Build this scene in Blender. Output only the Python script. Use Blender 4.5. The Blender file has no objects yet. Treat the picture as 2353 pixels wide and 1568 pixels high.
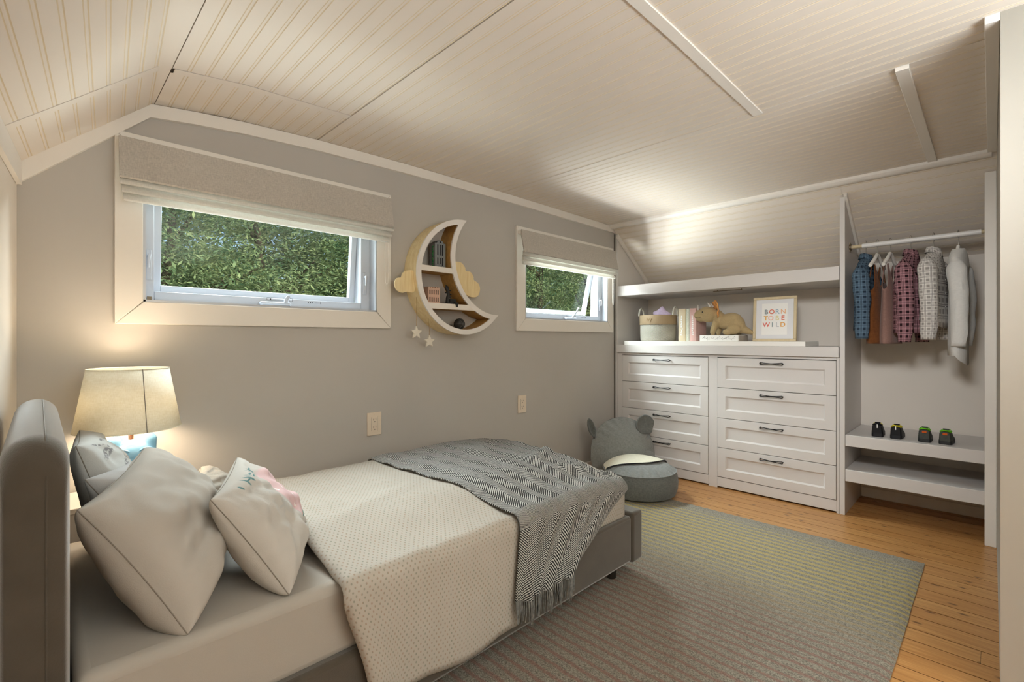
import bpy, bmesh, math, random
import numpy as np
from mathutils import Vector, Matrix, noise

S = bpy.context.scene
COL = S.collection
random.seed(7)
rng = np.random.default_rng(7)
PI = math.pi

# ------------------------------------------------------------------ camera, sky, sun, lights, exposure
cd = bpy.data.cameras.new('camera'); cam = bpy.data.objects.new('camera', cd); COL.objects.link(cam)
cd.sensor_fit = 'HORIZONTAL'; cd.sensor_width = 36.0
cd.lens = 36.0 * 1095.0 / 2353.0
cd.shift_y = -4.0 / 2353.0
cd.clip_start = 0.02; cd.clip_end = 200
cam.location = (0, 0, 1.2); cam.rotation_euler = (PI / 2, 0, math.radians(45.2 - 90))
S.camera = cam

W = bpy.data.worlds.new('sky'); S.world = W; W.use_nodes = True
wn = W.node_tree
bg = wn.nodes['Background']
sky = wn.nodes.new('ShaderNodeTexSky'); sky.sky_type = 'NISHITA'
sky.sun_disc = False; sky.sun_elevation = math.radians(48); sky.sun_rotation = math.radians(150)
wn.links.new(sky.outputs[0], bg.inputs[0]); bg.inputs[1].default_value = 0.14


def lamp(name, kind, loc, target, energy, color, **kw):
    l = bpy.data.lights.new(name, kind); l.energy = energy; l.color = color
    for k, v in kw.items(): setattr(l, k, v)
    o = bpy.data.objects.new(name, l); COL.objects.link(o); o.location = loc
    if target is not None:
        o.rotation_euler = (Vector(target) - Vector(loc)).to_track_quat('-Z', 'Y').to_euler()
    return o


lamp('sun', 'SUN', (8, -6, 12), (4, 8, 0), 5.0, (1.0, 0.93, 0.78), angle=math.radians(1.5))
# two added fills from the camera side, and the sky light that comes down and up through the two windows
lamp('bounce_light', 'AREA', (1.05, -1.45, 1.2), (1.0, -1.55, 2.3), 96, (0.84, 0.945, 1.0), shape='RECTANGLE', size=1.4, size_y=0.9)  # added fill, aimed up to bounce off the ceiling behind the camera
lamp('closet_fill', 'AREA', (0.9, 0.30, 2.10), (4.15, 0.85, 0.95), 3.6, (0.95, 0.98, 1.0), shape='RECTANGLE', size=0.5, size_y=0.3, spread=math.radians(62))  # added fill towards the built-in and closet, no fitting hangs there
for xc, e_up, e_dn in ((0.85, 38, 180), (3.2, 160, 200)):
    lamp('daylight_from_above', 'AREA', (xc, 3.55, 2.75), (xc + 0.1, 2.0, 0.9), e_dn, (0.92, 0.97, 1.0), shape='RECTANGLE', size=1.5, size_y=1.0)
    lamp('daylight_from_below', 'AREA', (xc - (0.3 if xc > 2 else 0), 3.25, 0.95), (xc + (0.3 if xc > 2 else 0), 2.2, 2.12), e_up, (0.95, 1.0, 0.99), shape='RECTANGLE', size=1.3, size_y=0.6)

S.view_settings.view_transform = 'Standard'; S.view_settings.look = 'None'
S.view_settings.exposure = 0.62; S.view_settings.gamma = 1.0
S.view_settings.use_curve_mapping = False
try:
    S.cycles.max_bounces = 7; S.cycles.diffuse_bounces = 5; S.cycles.glossy_bounces = 3
    S.cycles.transmission_bounces = 4; S.cycles.transparent_max_bounces = 8
    S.cycles.sample_clamp_indirect = 4.0; S.cycles.use_denoising = True
    S.cycles.caustics_reflective = False; S.cycles.caustics_refractive = False
except Exception:
    pass


# ------------------------------------------------------------------ materials
def lin(c):
    return tuple((x / 12.92 if x <= 0.04045 else ((x + 0.055) / 1.055) ** 2.4) for x in (v / 255.0 for v in c)) + (1.0,)


class NT:
    """small helper for node trees"""
    def __init__(self, name):
        self.m = bpy.data.materials.new(name); self.m.use_nodes = True
        self.t = self.m.node_tree; self.b = self.t.nodes['Principled BSDF']

    def n(self, typ, **kw):
        x = self.t.nodes.new(typ)
        for k, v in kw.items(): setattr(x, k, v)
        return x

    def link(self, a, b): self.t.links.new(a, b)

    def val(self, sock, v):
        if isinstance(v, bpy.types.NodeSocket): self.link(v, sock)
        else: sock.default_value = v

    def math(self, op, a, b=0.0, c=0.0, clamp=False):
        x = self.n('ShaderNodeMath', operation=op); x.use_clamp = clamp
        self.val(x.inputs[0], a); self.val(x.inputs[1], b); self.val(x.inputs[2], c)
        return x.outputs[0]

    def mix(self, f, a, b):
        x = self.n('ShaderNodeMix', data_type='RGBA')
        self.val(x.inputs[0], f); self.val(x.inputs[6], a); self.val(x.inputs[7], b)
        return x.outputs[2]

    def noise(self, vec, scale, detail=2.0, rough=0.5):
        x = self.n('ShaderNodeTexNoise'); x.inputs['Scale'].default_value = scale
        x.inputs['Detail'].default_value = detail; x.inputs['Roughness'].default_value = rough
        if vec is not None: self.link(vec, x.inputs['Vector'])
        return x.outputs[0]

    def coord(self, which='Object'):
        return self.n('ShaderNodeTexCoord').outputs[which]

    def mapping(self, vec, scale=(1, 1, 1), loc=(0, 0, 0), rot=(0, 0, 0)):
        x = self.n('ShaderNodeMapping'); self.link(vec, x.inputs[0])
        x.inputs[1].default_value = loc; x.inputs[2].default_value = rot; x.inputs[3].default_value = scale
        return x.outputs[0]

    def sep(self, vec):
        x = self.n('ShaderNodeSeparateXYZ'); self.link(vec, x.inputs[0]); return x.outputs

    def ramp(self, f, a, b):
        return self.math('MULTIPLY', self.math('SUBTRACT', f, a), 1.0 / (b - a), clamp=True)

    def bump(self, h, strength=0.3, dist=0.01):
        x = self.n('ShaderNodeBump'); x.inputs['Strength'].default_value = strength; x.inputs['Distance'].default_value = dist
        self.link(h, x.inputs['Height']); self.link(x.outputs[0], self.b.inputs['Normal'])

    def done(self, color, rough=0.6, spec=0.3, metal=0.0):
        self.val(self.b.inputs['Base Color'], color); self.val(self.b.inputs['Roughness'], rough)
        self.b.inputs['Specular IOR Level'].default_value = spec; self.b.inputs['Metallic'].default_value = metal
        return self.m


def plain(name, col, rough=0.6, spec=0.3, var=0.0, vscale=4.0, bump=0.0, bscale=150.0, metal=0.0, sheen=0.0, stretch=(1, 1, 1)):
    t = NT(name); c = lin(col); col_s = c
    co = t.coord()
    if var:
        f = t.noise(t.mapping(co, stretch), vscale, 3)
        d = tuple(max(0, x * (1 - var)) for x in c[:3]) + (1,)
        l = tuple(min(1, x * (1 + var)) for x in c[:3]) + (1,)
        col_s = t.mix(t.ramp(f, 0.3, 0.7), d, l)
    if bump:
        t.bump(t.noise(t.mapping(co, stretch), bscale, 3), bump, 0.004)
    if sheen: t.b.inputs['Sheen Weight'].default_value = sheen
    return t.done(col_s, rough, spec, metal)


def fabric(name, col, scale=420.0, contrast=0.16, rough=0.9, bump=0.35, var=0.06, trans=0.0):
    """woven cloth, thread noise stretched both ways"""
    t = NT(name); co = t.coord(); c = lin(col)
    a = t.noise(t.mapping(co, (scale, scale * 0.12, scale * 0.12)), 1.0, 1)
    b = t.noise(t.mapping(co, (scale * 0.12, scale * 0.12, scale)), 1.0, 1)
    w = t.math('ADD', a, b)
    big = t.noise(co, 5.0, 2)
    f = t.math('ADD', t.ramp(w, 0.7, 1.3), t.math('MULTIPLY', t.math('SUBTRACT', big, 0.5), var * 6))
    d = tuple(x * (1 - contrast) for x in c[:3]) + (1,); l = tuple(min(1, x * (1 + contrast)) for x in c[:3]) + (1,)
    t.bump(w, bump, 0.0015)
    t.b.inputs['Sheen Weight'].default_value = 0.15
    if trans:                                             # daylight glows through thin cloth
        col = t.mix(f, d, l); tl = t.n('ShaderNodeBsdfTranslucent'); mx = t.n('ShaderNodeMixShader'); mx.inputs[0].default_value = trans
        t.link(col, tl.inputs[0]); t.link(t.b.outputs[0], mx.inputs[1]); t.link(tl.outputs[0], mx.inputs[2]); t.link(mx.outputs[0], t.t.nodes['Material Output'].inputs[0])
        return t.done(col, rough, 0.15)
    return t.done(t.mix(f, d, l), rough, 0.15)


MAT = {}
MAT['wall'] = plain('wall_paint', (188, 183, 177), 0.75, 0.2, 0.03, 1.3, 0.06, 60)
MAT['white'] = plain('white_paint', (226, 217, 206), 0.5, 0.3, 0.02, 2.0, 0.05, 40)
MAT['ceil'] = plain('ceiling_paint', (226, 216, 205), 0.55, 0.25, 0.025, 1.2, 0.05, 30)
MAT['groove'] = plain('aged_groove_paint', (220, 205, 180), 0.7, 0.2)
MAT['trim'] = plain('trim_paint', (234, 228, 220), 0.45, 0.35, 0.02, 3.0)
MAT['cabinet'] = plain('cabinet_paint', (211, 206, 202), 0.4, 0.35, 0.012, 2.0)
MAT['vinyl'] = plain('white_vinyl', (190, 194, 201), 0.3, 0.4)
MAT['dark'] = plain('dark_gap', (58, 47, 38), 0.9, 0.1)
MAT['black'] = plain('black_metal', (26, 24, 25), 0.4, 0.4, metal=0.3)
MAT['ink'] = plain('ink', (40, 40, 44), 0.7, 0.2)
MAT['bronze'] = plain('aged_steel', (118, 104, 84), 0.45, 0.5, metal=0.7)
MAT['rod'] = plain('white_enamel', (236, 234, 232), 0.3, 0.4)
MAT['chrome'] = plain('hook_metal', (200, 198, 194), 0.25, 0.5, metal=0.9)
MAT['copper'] = plain('copper_metal', (205, 140, 104), 0.25, 0.5, metal=0.9)
MAT['blind'] = fabric('blind_linen', (186, 179, 170), 500, 0.14)
MAT['blind_lit'] = fabric('lit_blind_linen', (228, 225, 218), 500, 0.05, trans=0.35)  # paler than the panel: window light on the folds set into the colour
MAT['plate'] = plain('ivory_plastic', (228, 212, 192), 0.35, 0.4)
MAT['velvet'] = plain('grey_velvet', (76, 69, 60), 0.85, 0.1, 0.13, 9.0, 0.15, 300, sheen=0.6)
MAT['leg'] = plain('dark_leg', (40, 36, 32), 0.5, 0.3)
MAT['sheet'] = plain('sheet_cotton', (166, 160, 152), 0.85, 0.12, 0.02, 6.0, 0.08, 500)
MAT['pillow'] = plain('pillow_cotton', (172, 166, 158), 0.9, 0.1, 0.03, 6.0, 0.12, 350)
MAT['pillow2'] = plain('pillow_cool_cotton', (170, 169, 168), 0.9, 0.1, 0.03, 6.0, 0.12, 350)
MAT['seam'] = plain('seam_thread', (128, 121, 112), 0.9, 0.1)
MAT['felt'] = fabric('grey_wool', (136, 138, 136), 380, 0.16)
MAT['felt_dark'] = fabric('grey_wool_dark', (108, 110, 107), 380, 0.2)
MAT['piping'] = plain('charcoal_piping', (46, 46, 50), 0.8, 0.1)
MAT['cream'] = fabric('cream_cloth', (232, 227, 206), 380, 0.05)
MAT['birch'] = None
MAT['blueglaze'] = plain('blue_glaze', (96, 142, 178), 0.2, 0.5, 0.03, 8)
MAT['leather'] = plain('tan_leather', (164, 142, 112), 0.6, 0.25, 0.06, 14, 0.15, 200)
MAT['lilac'] = fabric('lilac_cloth', (186, 166, 186), 380, 0.08)
MAT['book_tan'] = plain('tan_cover', (216, 200, 170), 0.55, 0.3, 0.03, 20)
MAT['book_grey'] = fabric('sage_cover', (206, 206, 190), 600, 0.12)
MAT['book_pink'] = plain('pink_cover', (216, 178, 170), 0.6, 0.3, 0.03, 20)
MAT['book_white'] = plain('white_cover', (240, 238, 232), 0.5, 0.3)
MAT['paper'] = plain('paper', (244, 242, 238), 0.8, 0.2)
MAT['mount'] = plain('mount_card', (226, 226, 228), 0.8, 0.2)
MAT['pages'] = plain('pages', (176, 166, 154), 0.9, 0.1)
MAT['tric'] = fabric('tan_plush', (178, 156, 116), 700, 0.08)
MAT['tric_frill'] = fabric('orange_cloth', (226, 158, 88), 600, 0.12)
MAT['horn'] = plain('horn_cloth', (206, 200, 192), 0.8, 0.2)
MAT['housegrey'] = plain('grey_toy_paint', (126, 130, 132), 0.6, 0.3)
MAT['housepink'] = plain('blush_toy_paint', (212, 178, 158), 0.6, 0.3)
MAT['green'] = plain('green_toy_paint', (56, 140, 84), 0.6, 0.3)
MAT['charcoal'] = plain('charcoal_toy', (46, 46, 46), 0.55, 0.3, 0.15, 40)
MAT['hanger'] = plain('white_plastic_hanger', (232, 228, 220), 0.4, 0.4)
MAT['brown'] = fabric('brown_suede', (112, 66, 32), 300, 0.2)
MAT['mauve'] = fabric('mauve_jersey', (140, 108, 98), 500, 0.1)
MAT['shirtwhite'] = fabric('white_jersey', (222, 220, 216), 500, 0.04)
MAT['shoeblack'] = plain('black_rubber', (22, 22, 26), 0.5, 0.35, 0.1, 60)
MAT['shoegrey'] = plain('grey_mesh', (74, 76, 70), 0.6, 0.3, 0.2, 60)
MAT['lime'] = plain('lime_cloth', (110, 196, 30), 0.7, 0.2)
MAT['yellow'] = plain('yellow_lace', (222, 206, 40), 0.7, 0.2)
MAT['orange'] = plain('orange_tab', (204, 92, 34), 0.7, 0.2)
MAT['fringe'] = plain('fringe_yarn', (120, 120, 118), 0.9, 0.1, 0.4, 60)
MAT['bark'] = plain('bark', (74, 66, 54), 0.9, 0.1, 0.3, 8, 0.5, 20)
MAT['grass'] = plain('lawn', (90, 112, 60), 0.9, 0.1, 0.2, 1.5)


def m_birch():
    t = NT('birch_wood'); co = t.coord()
    r = t.n('ShaderNodeObjectInfo').outputs['Random']
    g = t.noise(t.mapping(co, (60, 60, 5)), 1.0, 4, 0.6)
    return t.done(t.mix(t.ramp(g, 0.3, 0.7), lin((224, 198, 146)), lin((242, 224, 180))), 0.5, 0.3)


MAT['birch'] = m_birch()
MAT['birchdark'] = plain('amber_wood', (176, 136, 78), 0.55, 0.3, 0.15, 1.0, stretch=(10, 50, 50))
MAT['ash'] = plain('pale_ash_wood', (212, 194, 158), 0.5, 0.3, 0.06, 1.0, stretch=(40, 40, 8))


def m_floor():
    t = NT('pine_floor'); co = t.coord()
    r = t.n('ShaderNodeObjectInfo').outputs['Random']
    off = t.n('ShaderNodeCombineXYZ'); t.link(t.math('MULTIPLY', r, 37.0), off.inputs[0]); t.link(t.math('MULTIPLY', r, 91.0), off.inputs[1])
    add = t.n('ShaderNodeVectorMath', operation='ADD'); t.link(co, add.inputs[0]); t.link(off.outputs[0], add.inputs[1])
    v = add.outputs[0]
    grain = t.noise(t.mapping(v, (70, 3.2, 20)), 1.0, 4, 0.6)
    broad = t.noise(t.mapping(v, (9, 1.2, 5)), 1.0, 2)
    c = t.mix(t.ramp(grain, 0.32, 0.7), lin((162, 112, 62)), lin((206, 158, 100)))
    c = t.mix(t.math('MULTIPLY', t.ramp(broad, 0.45, 0.75), 0.5), c, lin((172, 120, 68)))
    c = t.mix(t.math('MULTIPLY', r, 0.4), c, lin((164, 112, 62)))
    vo = t.n('ShaderNodeTexVoronoi'); vo.feature = 'F1'; vo.voronoi_dimensions = '2D'; t.link(t.mapping(v, (9, 4.5, 1)), vo.inputs['Vector']); vo.inputs['Scale'].default_value = 1.0
    vo.inputs['Randomness'].default_value = 1.0
    sel = t.math('GREATER_THAN', t.sep(vo.outputs['Color'])[0], 0.45)
    knot = t.math('MULTIPLY', t.math('SUBTRACT', 1.0, t.ramp(vo.outputs['Distance'], 0.03, 0.105)), sel)
    c = t.mix(t.math('MULTIPLY', knot, 0.85), c, lin((84, 48, 22)))
    streak = t.ramp(t.noise(t.mapping(v, (120, 2.0, 30)), 1.0, 2), 0.68, 0.78)
    c = t.mix(t.math('MULTIPLY', streak, 0.5), c, lin((112, 66, 32)))
    t.bump(grain, 0.1, 0.002)
    return t.done(c, 0.32, 0.4)


MAT['floor'] = m_floor()
MAT['joint'] = plain('grime_in_joints', (92, 58, 32), 0.8, 0.1)


def m_rug():
    t = NT('rug_yarn'); co = t.coord(); s = t.sep(co)
    x = s[0]
    wob = t.math('MULTIPLY', t.math('SUBTRACT', t.noise(co, 7.0, 2), 0.5), 0.02)
    fuzz = t.math('MULTIPLY', t.math('SUBTRACT', t.noise(t.mapping(co, (240, 160, 60)), 1.0, 2), 0.5), 0.022)
    ph = t.math('ADD', t.math('ADD', x, wob), fuzz)
    stripe = t.math('SINE', t.math('MULTIPLY', ph, 2 * PI / 0.049))
    mid = t.math('MULTIPLY', t.math('MULTIPLY', t.ramp(x, 2.55, 2.85), t.ramp(x, 3.2, 2.95)), 0.55)   # stripes widen in the yellow middle
    st = t.ramp(t.math('ADD', stripe, mid), 0.2, 0.85)
    loops = t.noise(t.mapping(co, (230, 170, 60)), 1.0, 3, 0.7)
    loop2 = t.noise(t.mapping(co, (330, 260, 60)), 1.0, 2)
    base = t.mix(t.ramp(loops, 0.34, 0.64), lin((128, 123, 113)), lin((198, 190, 174)))
    pinkband = t.ramp(x, 2.55, 2.10)
    yel = t.math('MULTIPLY', t.ramp(x, 2.20, 2.65), t.ramp(x, 3.27, 3.18))
    base = t.mix(t.math('MULTIPLY', pinkband, 0.3), base, t.mix(t.ramp(loops, 0.34, 0.64), lin((84, 78, 70)), lin((150, 142, 130))))  # darker base in the pink zone, partly shade put into the colour
    ycol = t.mix(t.ramp(loop2, 0.3, 0.7), lin((198, 178, 110)), lin((224, 207, 152)))
    pcol = t.mix(t.ramp(loop2, 0.3, 0.7), lin((138, 102, 92)), lin((176, 142, 132)))
    ms = t.math('MULTIPLY', st, t.ramp(loops, 0.26, 0.46))
    c = t.mix(t.math('MULTIPLY', ms, t.math('MULTIPLY', yel, 0.9)), base, ycol)
    c = t.mix(t.math('MULTIPLY', ms, t.math('MULTIPLY', pinkband, 0.8)), c, pcol)
    h = t.math('ADD', t.math('ADD', loops, t.math('MULTIPLY', loop2, 0.6)), t.math('MULTIPLY', stripe, 0.10))
    t.bump(h, 0.9, 0.012)
    return t.done(c, 0.95, 0.05)


MAT['rug'] = m_rug()


def uvxy(t):
    s = t.sep(t.coord('UV')); return s[0], s[1]


def m_dots():
    t = NT('dotted_duvet'); u, v = uvxy(t)
    p = 0.0165

    def layer(ou, ov):
        a = t.math('SUBTRACT', t.math('FRACT', t.math('ADD', t.math('DIVIDE', u, p), ou)), 0.5)
        b = t.math('SUBTRACT', t.math('FRACT', t.math('ADD', t.math('DIVIDE', v, p * 1.5), ov)), 0.5)
        d = t.math('SQRT', t.math('ADD', t.math('POWER', t.math('MULTIPLY', a, 1.0), 2.0), t.math('POWER', t.math('MULTIPLY', b, 1.15), 2.0)))
        return t.ramp(d, 0.20, 0.11)
    d1 = layer(0.0, 0.0); d2 = layer(0.5, 0.5)
    par = t.math('FRACT', t.math('MULTIPLY', t.math('FLOOR', t.math('DIVIDE', u, p)), 0.5))
    col = t.mix(t.math('MULTIPLY', par, 2.0), lin((146, 120, 100)), lin((116, 122, 108)))
    base = t.mix(t.noise(t.coord('UV'), 9.0, 2), lin((170, 163, 153)), lin((180, 174, 165)))
    c = t.mix(t.math('MULTIPLY', t.math('MAXIMUM', d1, d2), 0.6), base, col)
    t.bump(t.noise(t.coord('UV'), 700, 2), 0.12, 0.002)
    return t.done(c, 0.9, 0.1)


MAT['dots'] = m_dots()


def m_herring():
    t = NT('herringbone_wool'); u, v = uvxy(t)
    w = 0.050; p = 0.0098
    tri = t.math('PINGPONG', u, w)                         # zig-zag across the columns
    q = t.math('DIVIDE', t.math('ADD', v, t.math('MULTIPLY', tri, 0.75)), p)
    nz = t.math('MULTIPLY', t.math('SUBTRACT', t.noise(t.coord('UV'), 260, 2), 0.5), 0.35)
    s = t.math('SINE', t.math('MULTIPLY', t.math('ADD', q, nz), 2 * PI))
    f = t.ramp(s, -0.35, 0.45)
    c = t.mix(f, lin((36, 36, 38)), lin((186, 185, 181)))
    t.bump(s, 0.35, 0.003)
    return t.done(c, 0.95, 0.08)


MAT['herring'] = m_herring()


def m_plaid(name, base, mid, dark, p, thin=None):
    t = NT(name); u, v = uvxy(t)

    def band(x, off, wid):
        f = t.math('FRACT', t.math('ADD', t.math('DIVIDE', x, p), off)); return t.math('LESS_THAN', f, wid)
    a = band(u, 0.0, 0.42); b = band(v, 0.0, 0.42)
    c = t.mix(t.math('MULTIPLY', t.math('ADD', a, b), 0.5), lin(base), lin(mid))
    c = t.mix(t.math('MULTIPLY', t.math('MULTIPLY', a, b), 0.9), c, lin(dark))
    th = t.math('MAXIMUM', t.math('MAXIMUM', band(u, 0.28, 0.07), band(v, 0.28, 0.07)), t.math('MAXIMUM', band(u, 0.44, 0.05), band(v, 0.44, 0.05)))
    c = t.mix(t.math('MULTIPLY', th, 0.8), c, lin(thin or dark))
    return t.done(c, 0.9, 0.1)


MAT['plaidblue'] = m_plaid('blue_plaid', (98, 120, 138), (66, 84, 102), (38, 47, 60), 0.036)
MAT['plaidred'] = m_plaid('burgundy_plaid', (176, 132, 139), (100, 64, 70), (32, 24, 27), 0.036)
MAT['plaidgrey'] = m_plaid('grey_plaid', (226, 222, 216), (196, 190, 184), (150, 144, 140), 0.033, (104, 98, 98))


def m_weave():
    t = NT('basket_weave'); u, v = uvxy(t)
    s = t.math('MULTIPLY', t.math('SINE', t.math('MULTIPLY', u, 2 * PI / 0.012)), t.math('SINE', t.math('MULTIPLY', v, 2 * PI / 0.010)))
    c = t.mix(t.ramp(s, -0.7, 0.7), lin((176, 168, 152)), lin((226, 222, 208)))
    t.bump(s, 0.8, 0.005)
    return t.done(c, 0.85, 0.15)


MAT['weave'] = m_weave()


def m_print():
    """front pillow: printed pink shape with dots, teal ring, grey flowers, teal strokes; uv spans the face 0..1"""
    t = NT('printed_pillow'); u, v = uvxy(t)

    def ell(cx, cy, rx, ry, e=0.06):
        d = t.math('SQRT', t.math('ADD', t.math('POWER', t.math('DIVIDE', t.math('SUBTRACT', u, cx), rx), 2.0), t.math('POWER', t.math('DIVIDE', t.math('SUBTRACT', v, cy), ry), 2.0)))
        return d, t.ramp(d, 1.0 + e, 1.0 - e)
    c = t.mix(t.noise(t.coord('UV'), 6, 2), lin((178, 173, 166)), lin((188, 184, 178)))
    _, pk = ell(0.70, 0.50, 0.22, 0.34); c = t.mix(t.math('MULTIPLY', pk, 0.9), c, lin((210, 178, 180)))
    for (x, y) in ((0.56, 0.40), (0.60, 0.52), (0.56, 0.60), (0.66, 0.44), (0.72, 0.58), (0.64, 0.66), (0.78, 0.46)):
        _, d = ell(x, y, 0.014, 0.022, 0.2); c = t.mix(d, c, lin((236, 228, 224)))
    d, _ = ell(0.70, 0.68, 0.17, 0.20)
    ring = t.math('MULTIPLY', t.ramp(t.math('ABSOLUTE', t.math('SUBTRACT', d, 1.0)), 0.07, 0.04), t.math('GREATER_THAN', v, 0.62))
    c = t.mix(ring, c, lin((70, 122, 124)))
    _, o = ell(0.70, 0.885, 0.022, 0.024, 0.15); c = t.mix(o, c, lin((220, 152, 116)))
    for (cx, cy, r) in ((0.36, 0.52, 0.085), (0.34, 0.30, 0.05), (0.26, 0.40, 0.03), (0.42, 0.18, 0.03)):
        dx = t.math('SUBTRACT', u, cx); dy = t.math('SUBTRACT', v, cy)
        rr = t.math('SQRT', t.math('ADD', t.math('POWER', dx, 2.0), t.math('POWER', dy, 2.0)))
        an = t.math('ARCTAN2', dy, dx)
        pet = t.math('MULTIPLY', t.math('ADD', 0.62, t.math('MULTIPLY', t.math('COSINE', t.math('MULTIPLY', an, 7.0)), 0.38)), r)
        c = t.mix(t.math('MULTIPLY', t.math('LESS_THAN', rr, pet), 0.9), c, lin((178, 176, 172)))
    # hand lettered strokes near the top
    for (cx, cy, rx, ry) in ((0.30, 0.10, 0.012, 0.05), (0.36, 0.10, 0.012, 0.05), (0.33, 0.10, 0.03, 0.009), (0.44, 0.10, 0.012, 0.045), (0.50, 0.09, 0.035, 0.010), (0.50, 0.13, 0.035, 0.010), (0.58, 0.10, 0.012, 0.05), (0.64, 0.10, 0.014, 0.045), (0.68, 0.08, 0.03, 0.010), (0.20, 0.10, 0.01, 0.03)):
        _, d = ell(cx, cy, rx, ry, 0.2); c = t.mix(d, c, lin((96, 128, 130)))
    t.bump(t.noise(t.coord(), 350, 2), 0.12, 0.004)
    return t.done(c, 0.9, 0.1)


MAT['print'] = m_print()


def m_print2():
    """back pillow: brush strokes, a leaf drawing and a small hammer"""
    t = NT('ink_print_pillow'); u, v = uvxy(t)

    def ell(cx, cy, rx, ry, e=0.2, rot=0.0):
        ca, sa = math.cos(rot), math.sin(rot)
        du = t.math('SUBTRACT', u, cx); dv = t.math('SUBTRACT', v, cy)
        a = t.math('DIVIDE', t.math('ADD', t.math('MULTIPLY', du, ca), t.math('MULTIPLY', dv, sa)), rx)
        b = t.math('DIVIDE', t.math('SUBTRACT', t.math('MULTIPLY', dv, ca), t.math('MULTIPLY', du, sa)), ry)
        return t.ramp(t.math('SQRT', t.math('ADD', t.math('POWER', a, 2.0), t.math('POWER', b, 2.0))), 1 + e, 1 - e)
    c = t.mix(t.noise(t.coord('UV'), 6, 2), lin((176, 176, 173)), lin((186, 186, 183)))
    g = t.ramp(t.noise(t.mapping(t.coord('UV'), (40, 40, 40)), 1.0, 2), 0.42, 0.5)
    for (cx, cy, rx, ry, ro) in ((0.22, 0.16, 0.13, 0.035, -0.4), (0.24, 0.36, 0.12, 0.03, -0.4), (0.46, 0.24, 0.09, 0.022, -0.5), (0.18, 0.06, 0.08, 0.012, 0.3), (0.52, 0.06, 0.06, 0.016, 0.0), (0.66, 0.10, 0.03, 0.012, 0.6)):
        c = t.mix(t.math('MULTIPLY', t.math('MULTIPLY', ell(cx, cy, rx, ry, 0.2, ro), g), 0.9), c, lin((120, 118, 120)))
    for (cx, cy, rx, ry, ro) in ((0.62, 0.34, 0.018, 0.055, 0.0), (0.74, 0.38, 0.15, 0.010, 0.35), (0.72, 0.36, 0.03, 0.022, 0.0)):
        c = t.mix(ell(cx, cy, rx, ry, 0.15, ro), c, lin((140, 138, 138)))
    t.bump(t.noise(t.coord(), 350, 2), 0.12, 0.004)
    return t.done(c, 0.9, 0.1)


MAT['print2'] = m_print2()


def m_glass():
    t = NT('window_glass'); t.t.nodes.remove(t.b)
    tr = t.n('ShaderNodeBsdfTransparent'); tr.inputs[0].default_value = (0.93, 0.97, 0.96, 1)
    gl = t.n('ShaderNodeBsdfGlossy'); gl.inputs['Roughness'].default_value = 0.02
    fr = t.n('ShaderNodeFresnel'); fr.inputs[0].default_value = 1.45
    bf = t.n('ShaderNodeNewGeometry').outputs['Backfacing']; fac = t.math('MULTIPLY', fr.outputs[0], t.math('SUBTRACT', 1.0, bf))
    mx = t.n('ShaderNodeMixShader'); t.link(fac, mx.inputs[0]); t.link(tr.outputs[0], mx.inputs[1]); t.link(gl.outputs[0], mx.inputs[2])
    t.link(mx.outputs[0], t.t.nodes['Material Output'].inputs[0])
    return t.m


MAT['glass'] = m_glass()


def m_shade():
    t = NT('lamp_shade_linen'); co = t.coord()
    w = t.math('ADD', t.noise(t.mapping(co, (40, 40, 600)), 1.0, 1), t.noise(t.mapping(co, (500, 500, 30)), 1.0, 1))
    c = t.mix(t.ramp(w, 0.7, 1.3), lin((234, 228, 208)), lin((246, 242, 228)))
    t.t.nodes.remove(t.b)
    df = t.n('ShaderNodeBsdfDiffuse'); tl = t.n('ShaderNodeBsdfTranslucent'); mx = t.n('ShaderNodeMixShader')
    t.link(c, df.inputs[0]); t.link(c, tl.inputs[0]); mx.inputs[0].default_value = 0.14
    t.link(df.outputs[0], mx.inputs[1]); t.link(tl.outputs[0], mx.inputs[2]); t.link(mx.outputs[0], t.t.nodes['Material Output'].inputs[0])
    return t.m


MAT['shade'] = m_shade()


def m_leaf():
    t = NT('leaf'); co = t.coord()
    f = t.noise(co, 2.2, 3); g = t.noise(co, 30.0, 1)
    c = t.mix(t.ramp(f, 0.35, 0.65), lin((78, 108, 80)), lin((146, 158, 114)))
    c = t.mix(t.math('MULTIPLY', t.ramp(g, 0.5, 0.8), 0.6), c, lin((176, 178, 116)))
    t.t.nodes.remove(t.b)
    df = t.n('ShaderNodeBsdfDiffuse'); tl = t.n('ShaderNodeBsdfTranslucent'); mx = t.n('ShaderNodeMixShader')
    t.link(c, df.inputs[0]); t.link(c, tl.inputs[0]); mx.inputs[0].default_value = 0.35
    t.link(df.outputs[0], mx.inputs[1]); t.link(tl.outputs[0], mx.inputs[2]); t.link(mx.outputs[0], t.t.nodes['Material Output'].inputs[0])
    return t.m


MAT['leaf'] = m_leaf()


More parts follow.
